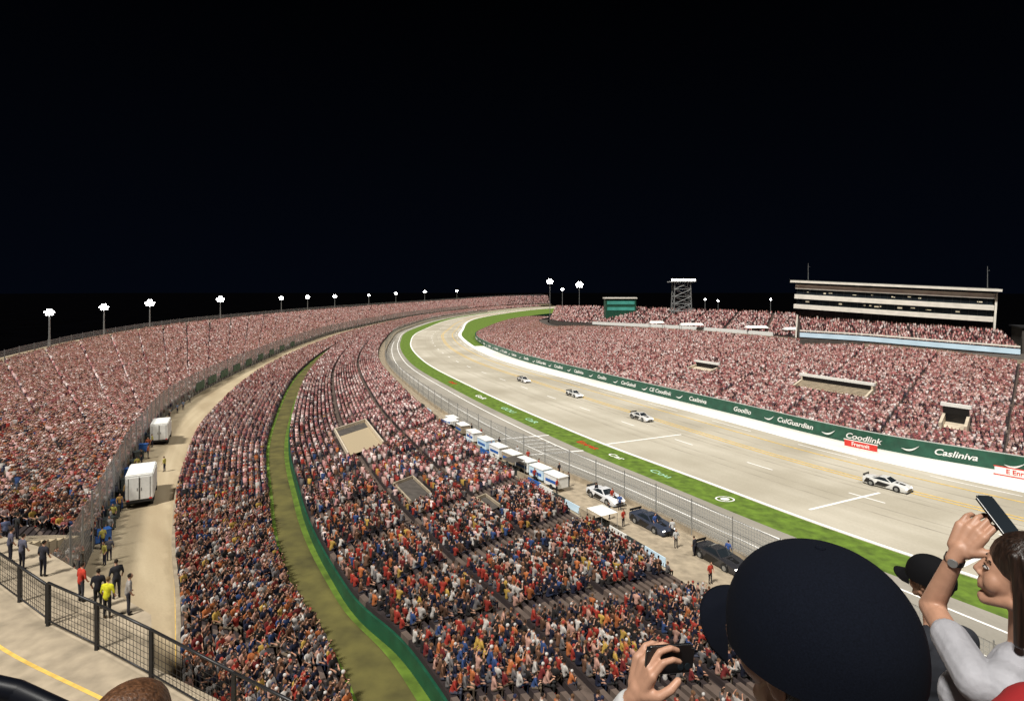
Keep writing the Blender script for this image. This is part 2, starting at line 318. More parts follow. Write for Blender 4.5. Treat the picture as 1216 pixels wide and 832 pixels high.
# ------------------------------------------------------------ walls and fences
gw=wall('barrier_wall',waK,0,9,2.2,.35,M_green,side=-1); tag(gw,'green trackside wall with white advertising lettering','wall')
def text(s,size,loc,X,Y,m,parent=None,name='lettering',sx=1.,ext=.01,shear=0.):
    cu=bpy.data.curves.new('t','FONT'); cu.body=s; cu.size=size; cu.align_x='CENTER'; cu.align_y='CENTER'; cu.extrude=ext; cu.shear=shear; cu.offset=size*.018
    o=bpy.data.objects.new('tt',cu); COL.objects.link(o); bpy.context.view_layer.update()
    me=bpy.data.meshes.new_from_object(o.evaluated_get(bpy.context.evaluated_depsgraph_get())); bpy.data.objects.remove(o)
    X=Vector(X).normalized(); Y=Vector(Y).normalized(); Z=X.cross(Y)
    M=Matrix((X*sx,Y,Z)).transposed().to_4x4(); M.translation=Vector(loc); me.transform(M)
    me.materials.clear(); me.materials.append(m); return link(name,me,parent)
def swoosh(c,X,n,par,k=1.):
    mb=MB(); vs=[];N=16
    for i in range(N+1):
        u=i/N; x=(-1.3+2.6*u)*k; y=(-.25+.75*u*u-.35*math.sin(u*math.pi))*k; th=.30*k*math.sin(math.pi*min(1,u*1.02))**.7
        vs+=[c+X*x+Vector((0,0,y-th*.5)),c+X*x+Vector((0,0,y+th*.5))]
    mb.add(vs,[(2*i,2*i+2,2*i+3,2*i+1) for i in range(N)]); mb.obj('swoosh_emblem',[M_white],par)
words=['CarGuindi','Coullio','Casliniva','Coodlink','CulGuardian','Goollio','Casliniva','CE Coodlink']
tl=np.linspace(0,6,3000); Kp=ev(waK,tl); Ks=arc(Kp); s=5.; i=0
while s<300:
    t=float(np.interp(s,Ks,tl)); p,q=at(waK,t); X=-q; n=X.cross(Vector((0,0,1)))
    text(words[i%len(words)],1.2,p+n*.40+Vector((0,0,1.1)),X,(0,0,1),M_white,gw,sx=1.15,shear=.3)
    swoosh(p-X*5.2+n*.39+Vector((0,0,1.1)),X,n,gw,.85)
    s+=11.5; i+=1
cw=sheet('cap_stripe',waK,0,6,2.21,2.33,M_white,gw)
for t,wd,inv in((1.93,'Fremnit',0),(1.02,'E Enrat',1)):
    p,q=at(waK,t); X=-q; n=X.cross(Vector((0,0,1))); e=empty('advertising_board',p+n*3.0)
    tag(e,'white board with red lettering before the wall' if inv else 'red board with white lettering before the wall','sign',"advertising boards along the wall")
    R=Matrix((X,n,Vector((0,0,1)))).transposed(); mb=MB(); mb.box(Vector((0,0,.62)),(4.6,.12,.95),0,R); mb.obj('panel',[M_white if inv else M_red],e)
    mb=MB(); mb.box(Vector((0,0,1.14)),(4.8,.16,.10),0,R); mb.box(Vector((0,0,.08)),(4.8,.16,.12),0,R); mb.obj('frame',[M_red if inv else M_white],e)
    text(wd,.8,n*.08+Vector((0,0,.62)),X,(0,0,1),M_red if inv else M_white,e)
gw2=wall('retaining_wall',grassE,0,9.4,1.05,.15,M_greenb,side=-1); tag(gw2,'thin green retaining wall beside the grass strip','wall')
p,q=at(grassE,.62); X=-q; n=X.cross(Vector((0,0,1)))
if n.x>0: X=q; n=X.cross(Vector((0,0,1)))
text('Coullio',.42,p+n*.19+Vector((0,0,.55)),X,(0,0,1),M_white,gw2)
cu=wall('kerb_wall',pathC,0,9,.5,.25,M_conc,side=-1); tag(cu,'low concrete kerb wall beside the service road','wall')
def fence(name,c,t0,t1,h,sp_,m,label,base=0.,lean=0.,wallh=0.,pr=.06):
    e=empty(name); tag(e,label,'fence')
    if wallh: wall('base_wall',c,t0,t1,wallh,.3,M_conc,parent=e)
    sheet('wire_mesh',c,t0,t1,base+wallh,h,m,e,lean)
    tl=np.linspace(t0,t1,4000); P=ev(c,tl); S=arc(P); pm=MB(); pm.cone((0,0,0),(0,0,h+.2),pr,pr*.8,6)
    me=pm.mesh('post',[M_steel]); s=0; k=0
    while s<S[-1] and k<95:
        o=link('post',me,e); o.location=[float(np.interp(s,S,P[:,j])) for j in range(3)]; s+=sp_*(1 if k<40 else 1.6); k+=1
    for z in (h,h*.66,h*.33+wallh*.5):
        o=sheet('cable',c,t0,t1,z-.03,z+.03,M_steel,e)
    return e
fence('catch_fence',fenG,0,8.5,3.4,5.,M_fence,'tall steel catch fence along the pit road',wallh=.6)
fence('boundary_fence',fenB,.55,8.5,4.6,4.5,M_fenceg,'tall grey mesh fence below the outer stand',pr=.08)
for k,t in enumerate(np.linspace(4.3,5.8,9)):
    p,q=at(fenB,float(t)); n=Vector((q.y,-q.x,0)); R=Matrix((q,n,Vector((0,0,1)))).transposed(); e=empty('banner',p+n*.15)
    tag(e,'dark green banner hung on the mesh fence','banner','green banners on the fence'); mb=MB(); mb.box((0,0,1.6),(6,.05,1.7),0,R); mb.obj('cloth',[M_green],e)
e=fence('rim_railing',rim,.3,9.9,1.9,7.,M_fence,'railing along the top rim of the stand',base=-.4,pr=.07)
ribbon('rim_walkway',rim,rim+np.array([-6,3,0]),.3,9.9,M_path,dz=-.35,label='tan walkway on top of the outer stand')
stripe('rim_walkway_edge',fenB,rim,.955,3.0,.30,M_path,.3,5.0,label='tan walkway just below the rim')
# ------------------------------------------------------------ openings in the stands
def edge_wall(key,t0,t1,v0,v1,h,m,e,dz=.2,th=.25,name='side_wall'):
    a=sp(key,t0,v0,dz);b=sp(key,t1,v1,dz); d=b-a; L=d.length; mid=(a+b)/2; X=d.normalized(); Z=Vector((0,0,1)); Y=Z.cross(X).normalized(); Z2=X.cross(Y)
    R=Matrix((X,Y,Z2)).transposed(); mb=MB(); mb.box(mid+Vector((0,0,h/2)),(L+th,th,h),0,R); return mb.obj(name,[m],e)
def patch(key,t0,t1,v0,v1,dz,m,e,name='floor'):
    mb=MB(); n=8; vs=[]
    for k in range(n+1):
        t=t0+(t1-t0)*k/n; vs+= [sp(key,t,v0,dz),sp(key,t,v1,dz)]
    mb.add(vs,[(2*k,2*k+2,2*k+3,2*k+1) for k in range(n)])
    o=mb.obj(name,[m],e); 
    if o.data.polygons[0].normal.z<0: o.data.flip_normals()
    return o
M_cream=mat('cream_concrete',(.55,.47,.36),.8,.15,1)
e=empty('stand_opening'); tag(e,'wide tan ramp opening cut into the stand','ramp'); t0,t1,v0,v1=MP[0]
patch('mid',t0,t1,v0,v1,.47,M_path,e); patch('mid',t1-.1,t1-.01,v0+.01,v1-.01,.49,M_concd,e,'recess_shade_sheet')  # flat dark sheet over the floor paints the shade of a recess
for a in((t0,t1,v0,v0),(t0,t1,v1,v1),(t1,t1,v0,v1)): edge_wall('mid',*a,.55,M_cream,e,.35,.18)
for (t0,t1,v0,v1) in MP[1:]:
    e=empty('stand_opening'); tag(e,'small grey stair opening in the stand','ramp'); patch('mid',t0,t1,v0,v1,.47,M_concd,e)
    for a in((t0,t1,v0,v0),(t0,t1,v1,v1),(t1,t1,v0,v1)): edge_wall('mid',*a,.4,M_conc,e,.35,.15)
def portal(key,P_,h,label):
    t0,t1,v0,v1=P_; e=empty('stand_portal'); tag(e,label,'entrance')
    patch(key,t0,t1,v0,v1,.12,M_cream,e)
    edge_wall(key,t0,t0,v0-.03,v1,h*.55,M_cream,e,0,.4); edge_wall(key,t1,t1,v0-.03,v1,h*.55,M_cream,e,0,.4)
    edge_wall(key,t0,t1,v1,v1,h,M_black,e,0,name='doorway_shade_panel')  # solid black slab paints the darkness inside the opening
    edge_wall(key,t0-.01,t1+.01,v1,v1,.55,M_white,e,h,.5,name='lintel')
    if t1-t0>.3:
        for k in range(1,6):
            v=v0+(v1-v0)*k/6; edge_wall(key,t0,t1,v,v,.18+.1*k,M_conc,e,.1,.5,name='step')
        a=sp(key,t1,v0-.02,0);b=sp(key,t1,v1+.04,0); edge_wall(key,t1,t1,v1,v1+.05,h*.9,M_cream,e,.1,.35,name='wing_wall'); edge_wall(key,t0,t0,v1,v1+.05,h*.9,M_cream,e,.1,.35,name='wing_wall')
portal('right',RP[0],1.6,'wide white framed tunnel entrance among the crowd')
portal('right',RP[1],2.6,'tall pale framed doorway among the crowd')
portal('right',RP[2],1.3,'small pale framed stair opening in the stand')
# ------------------------------------------------------------ press box building
PB=empty('press_box_building'); tag(PB,'long white multi storey press box with dark glass','building')
pl=Vector((91.5,185,0)); pr_=Vector((131,155,0)); d=(pr_-pl); Lb=d.length
ang=math.atan2(d.y,d.x); PB.location=(pl+pr_)/2+Vector((0,0,15.3)); PB.rotation_euler=(0,math.radians(3.3),ang)
def bow(x): return 1.6*(x/(Lb/2))**2  # gently curved front
def cband(name,z0,z1,y0,depth,m,hw=None,parts=None,mats=None):
    hw=hw or Lb/2; mb=MB(); N=24; vs=[]
    for i in range(N+1):
        x=-hw+2*hw*i/N; yb=y0+bow(x); vs+=[(x,yb,z0),(x,yb,z1),(x,yb+depth,z1),(x,yb+depth,z0)]
    fs=[]
    for i in range(N):
        b=4*i
        for k in range(4): fs.append((b+k,b+(k+1)%4,b+4+(k+1)%4,b+4+k))
    fs+=[(3,2,1,0),(4*N,4*N+1,4*N+2,4*N+3)]; mb.add(vs,fs)
    if parts: parts(mb)
    return mb.obj(name,mats or [m],PB)
def bx(name,c,s,m,par=PB):
    mb=MB(); mb.box(c,s,0); return mb.obj(name,[m],par)
M_wfac=mat('white_facade',(.80,.76,.68),.6,.1,.6)
M_int=mat('lit_interior',(.5,.45,.35),.6,.5,.8,emit=(1,.85,.6),estr=.35)
cband('roof',9.9,10.6,-2.6,13.5,M_wfac,Lb/2+1.4); cband('roof_trim',10.62,10.85,-1.8,12,M_dsteel,Lb/2+.6)
for z0,z1,y0 in((7.9,9.3,-1.3),(4.75,6.15,-1.7),(1.6,2.95,-2.1)): cband('floor_band',z0,z1,y0,12.6,M_wfac)
for z0,z1,lit in((6.15,7.9,1),(2.95,4.75,1),(-.4,1.6,0),(9.3,9.9,0)):
    def parts(mb,z0=z0,z1=z1,lit=lit):
        x=-Lb/2+.6
        while x<Lb/2-.4: mb.box((x,-.72+bow(x),(z0+z1)/2),(.14,.14,z1-z0-.01),1); x+=1.9
        if lit:
            for q in range(10): x=random.uniform(-Lb/2+2,Lb/2-2); mb.box((x,-.64+bow(x),(z0+z1)/2+random.uniform(-.2,.2)),(random.uniform(.4,1.3),.06,random.uniform(.15,.5)),2)
    cband('window_strip',z0,z1,-.6,11.6,M_glass,Lb/2-.3,parts,[M_glass,M_dsteel,M_int])
for x in np.linspace(-Lb/2+1,Lb/2-1,9): bx('column',(float(x),-.4+bow(x),-4.2),(.45,.45,7.6),M_wfac)
mb=MB(); mb.box((Lb/2+.4,5,3.0),(.5,8,13)); mb.obj('end_wall',[M_wfac],PB)
bx('foundation',(0,7,-8),(Lb-1,9,15),M_concd)
for x,h in((-Lb/2+3,5.5),(Lb/2-1.5,6)):
    p=PB.matrix_basis@Vector((x,4,10.85)); mb=MB(); mb.cone((0,0,0),(0,0,h),.12,.05,6); mb.cone((0,0,h*.8),(.6,0,h*.8),.04,.04,5); o=mb.obj('antenna_mast',[M_steel]); o.location=p; tag(o,'thin metal mast standing on the building roof','mast')
lo=C((86,170,11.4),(100,162,10.9),(112,152,10.2),(126,141,9.4)); hi=C((92,183,15.0),(105,173,14.4),(118,163,13.7),(131,153,13))
stand('press','balcony_grandstand',lo,hi,12,0,3,14,(),0,0,False,'balcony grandstand under the press box',aw=.2)
w=wall('blue_ribbon_board',lo,0,3,1.3,.2,M_blueb,base=-1.2,side=1); tag(w,'long pale blue board fronting the balcony','sign')
w=wall('balcony_rail',lo,0,3,.4,.1,M_wfac,base=.5); tag(w,'white rail on top of the balcony edge','railing')
T=empty('service_building',(150,150,0),-.5); tag(T,'dark service building behind the infield stand','building'); mb=MB(); mb.box((0,0,7),(26,10,14)); mb.obj('wall',[M_concd],T); mb=MB(); mb.box((0,0,14.2),(27,11,.4)); mb.obj('roof',[M_dsteel],T)
for x in(-9,-3,3,9): mb=MB(); mb.box((x,-5.03,10),(3,.06,1.6)); mb.obj('window',[M_glass],T)
# ------------------------------------------------------------ crowd templates
def seg_d(P,a,b,r0,r1):
    a=np.array(a);b=np.array(b); d=b-a; L2=d@d+1e-12; t=np.clip(((P-a)@d)/L2,0,1); return np.linalg.norm(P-a-t[:,None]*d,axis=1)-(r0+(r1-r0)*t)
class Body:
    def __init__(s): s.b=[]; s.e=[]
    def bone(s,a,b,r0,r1,c): s.b.append((tuple(a),tuple(b),r0,r1,c))
    def ell(s,c,r,cl,R=None): s.e.append((tuple(c),tuple(r),R,cl))
    def build(s,voxel,dec=None,smooth=3,n=12):
        mb=MB()
        for a,b,r0,r1,c in s.b: mb.caps(a,b,r0,r1,n)
        for c,r,R,cl in s.e: mb.ell(c,r,R)
        o=link('tmp',mb.mesh('tmp',[])); m=o.modifiers.new('r','REMESH'); m.mode='VOXEL'; m.voxel_size=voxel
        m=o.modifiers.new('s','SMOOTH'); m.iterations=smooth; m.factor=.5
        if dec: m=o.modifiers.new('d','DECIMATE'); m.ratio=dec
        bpy.context.view_layer.update()
        me=bpy.data.meshes.new_from_object(o.evaluated_get(bpy.context.evaluated_depsgraph_get())); bpy.data.objects.remove(o); return me
    def cls(s,P):
        D=[];K=[]
        for a,b,r0,r1,c in s.b: D.append(seg_d(P,a,b,r0,r1)); K.append(c)
        for c,r,R,cl in s.e:
            q=P-np.array(c)
            if R is not None: q=q@np.array(R)
            D.append((np.linalg.norm(q/np.array(r),axis=1)-1)*min(r)); K.append(cl)
        return np.array(K)[np.argmin(np.array(D),axis=0)]
SH,SK,PA,HA=0,1,2,3
def crowd_body(pose):
    B=Body()
    st=pose in('stand','wave')
    pz=.95 if st else .52
    lean={'lean':.14}.get(pose,.03)
    nk=(0,lean+.01,pz+.56); hd=(0,lean+.05,pz+.70)
    B.bone((0,0,pz),(0,lean*.5,pz+.2),.14,.135,SH); B.ell((0,lean,pz+.36),(.2,.12,.2),SH); B.bone((-.15,lean,pz+.48),(.15,lean,pz+.48),.065,.065,SH)
    B.bone(nk,hd,.055,.06,SK); B.ell((hd[0],hd[1]+.015,hd[2]),(.075,.09,.11),SK); B.ell((hd[0],hd[1]-.015,hd[2]+.03),(.085,.1,.1),HA)
    for s in(-1,1):
        sh=(s*.2,lean,pz+.46)
        if pose=='arms' or (pose=='wave' and s==1): el=(s*.3,lean+.1,pz+.5);ha=(s*.2,lean+.2,pz+.75)
        elif st: el=(s*.27,lean,pz+.18);ha=(s*.25,lean+.12,pz-.05)
        elif pose=='lean': el=(s*.24,.25,pz+.2);ha=(s*.07,.4,pz+.3)
        else: el=(s*.25,.1,pz+.2);ha=(s*.12,.33,pz+.1)
        B.bone(sh,el,.058,.048,SH); B.bone(el,ha,.042,.034,SK); B.bone(ha,(ha[0],ha[1]+.06,ha[2]),.04,.03,SK)
        if st: B.bone((s*.09,0,pz),(s*.1,.02,.5),.09,.065,PA);B.bone((s*.1,.02,.5),(s*.11,0,.08),.062,.045,PA);B.bone((s*.11,0,.06),(s*.12,.15,.04),.045,.035,HA)
        else: B.bone((s*.09,0,pz),(s*.12,.44,pz+.02),.09,.07,PA);B.bone((s*.12,.44,pz+.02),(s*.12,.42,.08),.06,.045,PA);B.bone((s*.12,.42,.05),(s*.12,.55,.04),.045,.035,HA)
    return B
TEMPL={}
for pose in('sit','arms','lean','stand','wave'):
    B=crowd_body(pose); me=B.build(.03,.18,2,10); n=len(me.vertices); co=np.empty(n*3,np.float32); me.vertices.foreach_get('co',co); co=co.reshape(-1,3)
    me.calc_loop_triangles(); tr=np.empty(len(me.loop_triangles)*3,np.int32); me.loop_triangles.foreach_get('vertices',tr)
    TEMPL[pose]=(co.astype(float),tr.reshape(-1,3),B.cls(co.astype(float)))
def boxv(x0,x1,y0,y1,z0,z1,xt,yt):
    return [(-x0,y0,z0),(x0,y0,z0),(x0,y1,z0),(-x0,y1,z0),(-xt,y0+yt,z1),(xt,y0+yt,z1),(xt,y1-yt,z1),(-xt,y1-yt,z1)]
BT=[(0,1,5),(0,5,4),(1,2,6),(1,6,5),(2,3,7),(2,7,6),(3,0,4),(3,4,7),(4,5,6),(4,6,7)]
def oct_(c,r,rz): return [(c[0]+r,c[1],c[2]),(c[0],c[1]+r,c[2]),(c[0]-r,c[1],c[2]),(c[0],c[1]-r,c[2]),(c[0],c[1],c[2]+rz),(c[0],c[1],c[2]-rz)]
OT=[(0,1,4),(1,2,4),(2,3,4),(3,0,4),(1,0,5),(2,1,5),(3,2,5),(0,3,5)]
V1=boxv(.15,.15,-.12,.12,.42,1.0,.21,.02)+boxv(.17,.17,0,.5,.06,.56,.16,.02)+oct_((0,.05,1.17),.11,.15)
T1=BT+[tuple(i+8 for i in f) for f in BT]+[tuple(i+16 for i in f) for f in OT]
L1=(np.array(V1,float),np.array(T1),np.array([SH]*8+[PA]*8+[SK,SK,SK,HA,HA,SK]))
V2=boxv(.15,.15,-.12,.14,.3,1.0,.19,.02)+oct_((0,.05,1.17),.12,.16); T2=BT+[tuple(i+8 for i in f) for f in OT]
L2=(np.array(V2,float),np.array(T2),np.array([SH]*8+[SK,SK,SK,HA,HA,SK]))
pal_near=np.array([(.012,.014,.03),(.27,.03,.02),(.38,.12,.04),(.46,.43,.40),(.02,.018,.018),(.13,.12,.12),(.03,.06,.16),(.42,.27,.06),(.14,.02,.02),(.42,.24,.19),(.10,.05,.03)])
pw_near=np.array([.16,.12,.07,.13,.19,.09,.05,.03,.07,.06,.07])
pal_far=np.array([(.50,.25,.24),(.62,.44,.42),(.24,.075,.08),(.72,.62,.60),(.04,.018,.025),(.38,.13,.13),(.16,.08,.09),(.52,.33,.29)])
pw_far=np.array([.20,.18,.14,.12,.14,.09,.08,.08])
skinp=np.array([(.50,.28,.19),(.44,.23,.15),(.32,.16,.10),(.18,.08,.05)]); hairp=np.array([(.03,.018,.01),(.01,.008,.007),(.13,.07,.035),(.3,.04,.03),(.5,.48,.46),(.02,.025,.06)])
pantp=np.array([(.02,.03,.06),(.02,.02,.02),(.13,.10,.07),(.05,.055,.08)])
def gen(key,spacing,scale_far=160,excl=None):
    s=STANDS[key]; tl=np.linspace(s['t0'],s['t1'],2500); A=ev(s['lo'],tl).copy();B=ev(s['hi'],tl).copy(); A[:,2]+=s['zl'];B[:,2]+=s['zh']; mid=arc((A+B)/2); n=s['n']; out=[]
    for r in range(n):
        v=(r+.68)/n; vz=r/n
        if any(abs(v-c)<.5/n for c in s['cross']): continue
        P=A*(1-v)+B*v; P[:,2]=A[:,2]*(1-vz)+B[:,2]*vz; S=arc(P)
        pos=np.arange(random.random()*.5,S[-1],spacing); pos=pos+rng.normal(0,.06,len(pos))
        x=np.interp(pos,S,P[:,0]);y=np.interp(pos,S,P[:,1]);z=np.interp(pos,S,P[:,2]);t=np.interp(pos,S,tl);m=np.interp(pos,S,mid)
        dx=np.interp(pos,S,(A-B)[:,0]);dy=np.interp(pos,S,(A-B)[:,1]); dist=np.hypot(x,y); g=np.maximum(1,dist/scale_far)
        keep=rng.random(len(pos))<.95/g**1.0
        keep&=(m%s['period'])>s['aw']+.3
        px=x/np.maximum(y,1)*675
        keep&=(px>-1000)&(px<1000)&(y>10)
        for(a,b,c,d) in s['patches']: keep&=~((t>a-.03)&(t<b+.03)&(v>c-.03)&(v<d+.02))
        if excl is not None: keep&=~excl(x,y)
        out.append(np.stack([x,y,z,dx,dy,dist,g],1)[keep])
    return np.concatenate(out)
allp=[]
ex=lambda x,y:((np.hypot(x+33,y-26)<17.5)&(x<-31))|((y<36)&(x<-20))
ex2=lambda x,y:(y<18)
for k,sp_,ex_ in(('left',.54,ex),('strip',.54,ex2),('mid',.54,ex2),('right',.54,None),('upper',.58,None),('press',.58,None)):
    allp.append(gen(k,sp_,180,ex_))
Pp=np.concatenate(allp); n=len(Pp)
dist=Pp[:,5]; f=Pp[:,3:5]/np.linalg.norm(Pp[:,3:5],axis=1)[:,None]; jit=rng.normal(0,.3,n); cj,sj=np.cos(jit),np.sin(jit); f=np.stack([f[:,0]*cj-f[:,1]*sj,f[:,0]*sj+f[:,1]*cj],1)
scl=np.clip(rng.normal(.97,.07,n),.75,1.12)*Pp[:,6]**.15*np.where(dist>90,.94,1)
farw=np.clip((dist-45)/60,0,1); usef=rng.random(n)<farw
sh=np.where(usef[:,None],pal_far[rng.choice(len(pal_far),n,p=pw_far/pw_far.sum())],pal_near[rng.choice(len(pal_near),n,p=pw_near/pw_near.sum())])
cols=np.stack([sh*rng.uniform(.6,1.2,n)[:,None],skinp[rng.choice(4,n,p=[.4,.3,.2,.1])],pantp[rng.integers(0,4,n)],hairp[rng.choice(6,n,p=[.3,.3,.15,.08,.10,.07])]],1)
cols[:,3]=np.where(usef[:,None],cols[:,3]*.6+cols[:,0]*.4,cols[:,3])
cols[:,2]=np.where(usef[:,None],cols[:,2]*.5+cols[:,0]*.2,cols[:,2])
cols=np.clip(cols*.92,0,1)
pxx=608+Pp[:,0]/Pp[:,1]*675; pyy=345+(CAMZ-Pp[:,2]-.8)/Pp[:,1]*675
vis=(pxx>260)&(pxx<1000)&(pyy<835)&(pyy>345)&~((pxx>830)&(pyy>640)); order=np.argsort(np.where(vis,dist,1e9))[:270]; ind=np.zeros(n,bool); ind[order]=True
pose_id=rng.choice(3,n,p=[.6,.12,.28]); names=['sit','arms','lean']
lod=np.where(dist<62,0,np.where(dist<150,1,2))
def make_crowd():
    Vs=[];Ts=[];Cs=[];off=0
    for (T,sel) in [(TEMPL[names[i]],(lod==0)&(pose_id==i)&~ind) for i in range(3)]+[(L1,(lod==1)&~ind),(L2,(lod==2)&~ind)]:
        V,F,K=T; idx=np.where(sel)[0]; m=len(idx)
        if m==0: continue
        s=scl[idx][:,None]; fx=f[idx,0][:,None];fy=f[idx,1][:,None]
        X=Pp[idx,0][:,None]+s*(V[:,0]*fy+V[:,1]*fx); Y=Pp[idx,1][:,None]+s*(-V[:,0]*fx+V[:,1]*fy); Z=Pp[idx,2][:,None]+s*V[:,2]
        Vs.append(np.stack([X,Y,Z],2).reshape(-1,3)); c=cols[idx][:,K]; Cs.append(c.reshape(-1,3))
        Ts.append((F[None]+(np.arange(m)*len(V))[:,None,None]+off).reshape(-1,3)); off+=m*len(V)
    V=np.concatenate(Vs).astype(np.float32);T=np.concatenate(Ts).astype(np.int32);Cc=np.concatenate(Cs)
    me=bpy.data.meshes.new('crowd'); me.vertices.add(len(V)); me.vertices.foreach_set('co',V.ravel()); me.loops.add(len(T)*3); me.loops.foreach_set('vertex_index',T.ravel())
    me.polygons.add(len(T)); me.polygons.foreach_set('loop_start',np.arange(len(T),dtype=np.int32)*3); me.update(calc_edges=True)
    ca=me.color_attributes.new('Col','FLOAT_COLOR','POINT'); ca.data.foreach_set('color',np.concatenate([Cc,np.ones((len(Cc),1))],1).astype(np.float32).ravel())
    me.materials.append(M_crowd); o=link('crowd',me); tag(o,'dense crowd of seated spectators filling the stands','crowd',None,'stuff')
make_crowd()
PM={}
def person_mesh(pose,ci,c):
    k=(pose,ci)
    if k in PM: return PM[k]
    V,F,K=TEMPL[pose]; me=bpy.data.meshes.new('person'); me.from_pydata(V.tolist(),[],F.tolist()); cc=np.concatenate([c[K],np.ones((len(V),1))],1)
    ca=me.color_attributes.new('Col','FLOAT_COLOR','POINT'); ca.data.foreach_set('color',cc.astype(np.float32).ravel()); me.materials.append(M_crowd); me.polygons.foreach_set('use_smooth',[True]*len(F)); me.update(); PM[k]=me; return me
cname=['navy','red','orange','white','black','grey','blue','yellow','dark red','pink','brown']
poselab=['sitting in the stand','sitting with arms raised','leaning forward on the bench']
for j in order:
    ci=int(np.argmin(((pal_near-sh[j])**2).sum(1))); hv=int(j)%3; p=int(pose_id[j]); cc=np.stack([pal_near[ci],skinp[hv],pantp[(ci+hv)%4],hairp[(ci+2*hv)%6]])
    o=link('person',person_mesh(names[p],(ci,hv),cc)); o.location=Pp[j,:3]; o.rotation_euler=(0,0,math.atan2(f[j,1],f[j,0])-math.pi/2); o.scale=(scl[j],)*3
    tag(o,'spectator in %s top %s'%(cname[ci],poselab[p]),'person','spectators in the grandstand')
def stander(x,y,z,yaw,pose='stand',shirt=(.05,.05,.06),pants=(.02,.02,.03),hair=(.02,.015,.01),label='person standing',key=None):
    cc=np.array([shirt,skinp[0],pants,hair]); o=link('person',person_mesh(pose,(key or label,str(shirt)),cc)); o.location=(x,y,z); o.rotation_euler=(0,0,yaw); tag(o,label,'person'); return o
# ------------------------------------------------------------ concourse platform and curved stairs
pts=[(-44,37),(-34,34.5),(-26,31.2),(-20,27.4),(-15.6,24.6),(-13.4,21.2),(-8.9,18.9),(-4.5,17),(-2,15),(-2,6),(-44,6)]
mb=MB(); n=len(pts); mb.add([(x,y,10) for x,y in pts]+[(x,y,9.2) for x,y in pts],[tuple(range(n-1,-1,-1)),tuple(range(n,2*n))]+[(i,(i+1)%n,n+(i+1)%n,n+i) for i in range(n)])
o=mb.obj('concourse',[M_conc]); tag(o,'raised tan concrete concourse behind the railing','walkway',None,'structure')
bm=bmesh.new(); bm.from_mesh(o.data); bmesh.ops.recalc_face_normals(bm,faces=bm.faces); bm.to_mesh(o.data); bm.free()
mb=MB()
for x,y in((-40,30),(-30,22),(-20,18),(-12,15),(-6,12)): mb.cone((x,y,-.6),(x,y,9.2),.5,.5,12)
tag(mb.obj('concourse_pillars',[M_conc]),'round concrete pillars under the concourse','pillar',None,'structure')
cc=C((-34,33,10),(-24.7,27.2,10),(-19.4,23.8,10),(-13,20.8,10),(-8.9,18.8,10),(-4.5,16.9,10),(-2,15,10))
for off,m,w,lb in((1.6,M_yel,.14,'yellow line'),(4.2,M_concd,.12,'dark expansion joint'),(6.4,M_yel,.1,'yellow line')):
    stripe('painted_line',cc,cc+np.array([-.45,-.9,0])*off,1.,w,.012,m,.2,5.8,label=lb+' painted on the concourse')
mb=MB()
for k in range(8):
    x,y=-22+k*1.6,22.4-k*.75-.1; mb.box((x-1.3,y-1.6,10.01),(.9,.12,.012),0,Matrix.Rotation(-.45,3,'Z'))
tag(mb.obj('painted_dashes',[M_line]),'white dashes painted on the concourse','road marking',None,'structure')
cx,cy=-33,26; mb=MB(); A0=88
for k in range(22):
    r0=3+k*.56; r1=r0+.56; z=9.85-k*.17; a0,a1=math.radians(A0-k*.2),math.radians(150); N=20; vs=[];fs=[]
    for i in range(N+1):
        a=a0+(a1-a0)*i/N
        for r in(r0,r1): vs.append((cx+r*math.cos(a),cy+r*math.sin(a),z))
        vs.append((cx+r1*math.cos(a),cy+r1*math.sin(a),z-.17))
    for i in range(N): b=3*i; fs+=[(b,b+1,b+4,b+3),(b+1,b+2,b+5,b+4)]
    k0=len(vs); vs+=[(vs[0][0],vs[0][1],3),(vs[1][0],vs[1][1],3)]; fs.append((0,1,k0+1,k0))
    mb.add(vs,fs,0)
    mb.add([Vector(v)+Vector((0,0,.01)) for v in [p for i in range(N+1) for p in (( cx+(r1-.07)*math.cos(a0+(a1-a0)*i/N),cy+(r1-.07)*math.sin(a0+(a1-a0)*i/N),z),(cx+r1*math.cos(a0+(a1-a0)*i/N),cy+r1*math.sin(a0+(a1-a0)*i/N),z))]],[(2*i,2*i+1,2*i+3,2*i+2) for i in range(N)],1)
o=mb.obj('curved_staircase',[M_path,M_concd]); tag(o,'curved tan concrete steps beside the outer stand','stairs')
def railing(P,h,name,label):
    e=empty(name); tag(e,label,'railing'); P=[Vector(p) for p in P]; top=MB(); bars=MB()
    for a,b in zip(P[:-1],P[1:]):
        for z,r in((h,.05),(h*.12,.03)): top.cone(a+Vector((0,0,z)),b+Vector((0,0,z)),r,r,8)
        n=int((b-a).length/.22)
        for z in np.arange(h*.12,h,.22): bars.cone(a+Vector((0,0,z)),b+Vector((0,0,z)),.008,.008,4,cap=False)
        for i in range(n): p=a.lerp(b,i/n); bars.cone(p+Vector((0,0,h*.12)),p+Vector((0,0,h)),.008,.008,4,cap=False)
        m=max(1,round((b-a).length/3.2))
        for i in range(m): p=a.lerp(b,i/m); mb=MB(); mb.box(p+Vector((0,0,h/2)),(.12,.12,h)); mb.obj('post',[M_dsteel],e)
    mb=MB(); mb.box(P[-1]+Vector((0,0,h/2)),(.12,.12,h)); mb.obj('post',[M_dsteel],e)
    top.obj('rail',[M_dsteel],e,True); bars.obj('infill_mesh',[M_dsteel],e)
railing([(-19.4,23.8,10),(-16.2,22.2,10),(-13,20.5,10),(-8.9,18.2,10),(-5.6,16.4,10),(-2.4,14.3,10)],1.8,'safety_railing','black steel railing with mesh on the concourse edge')
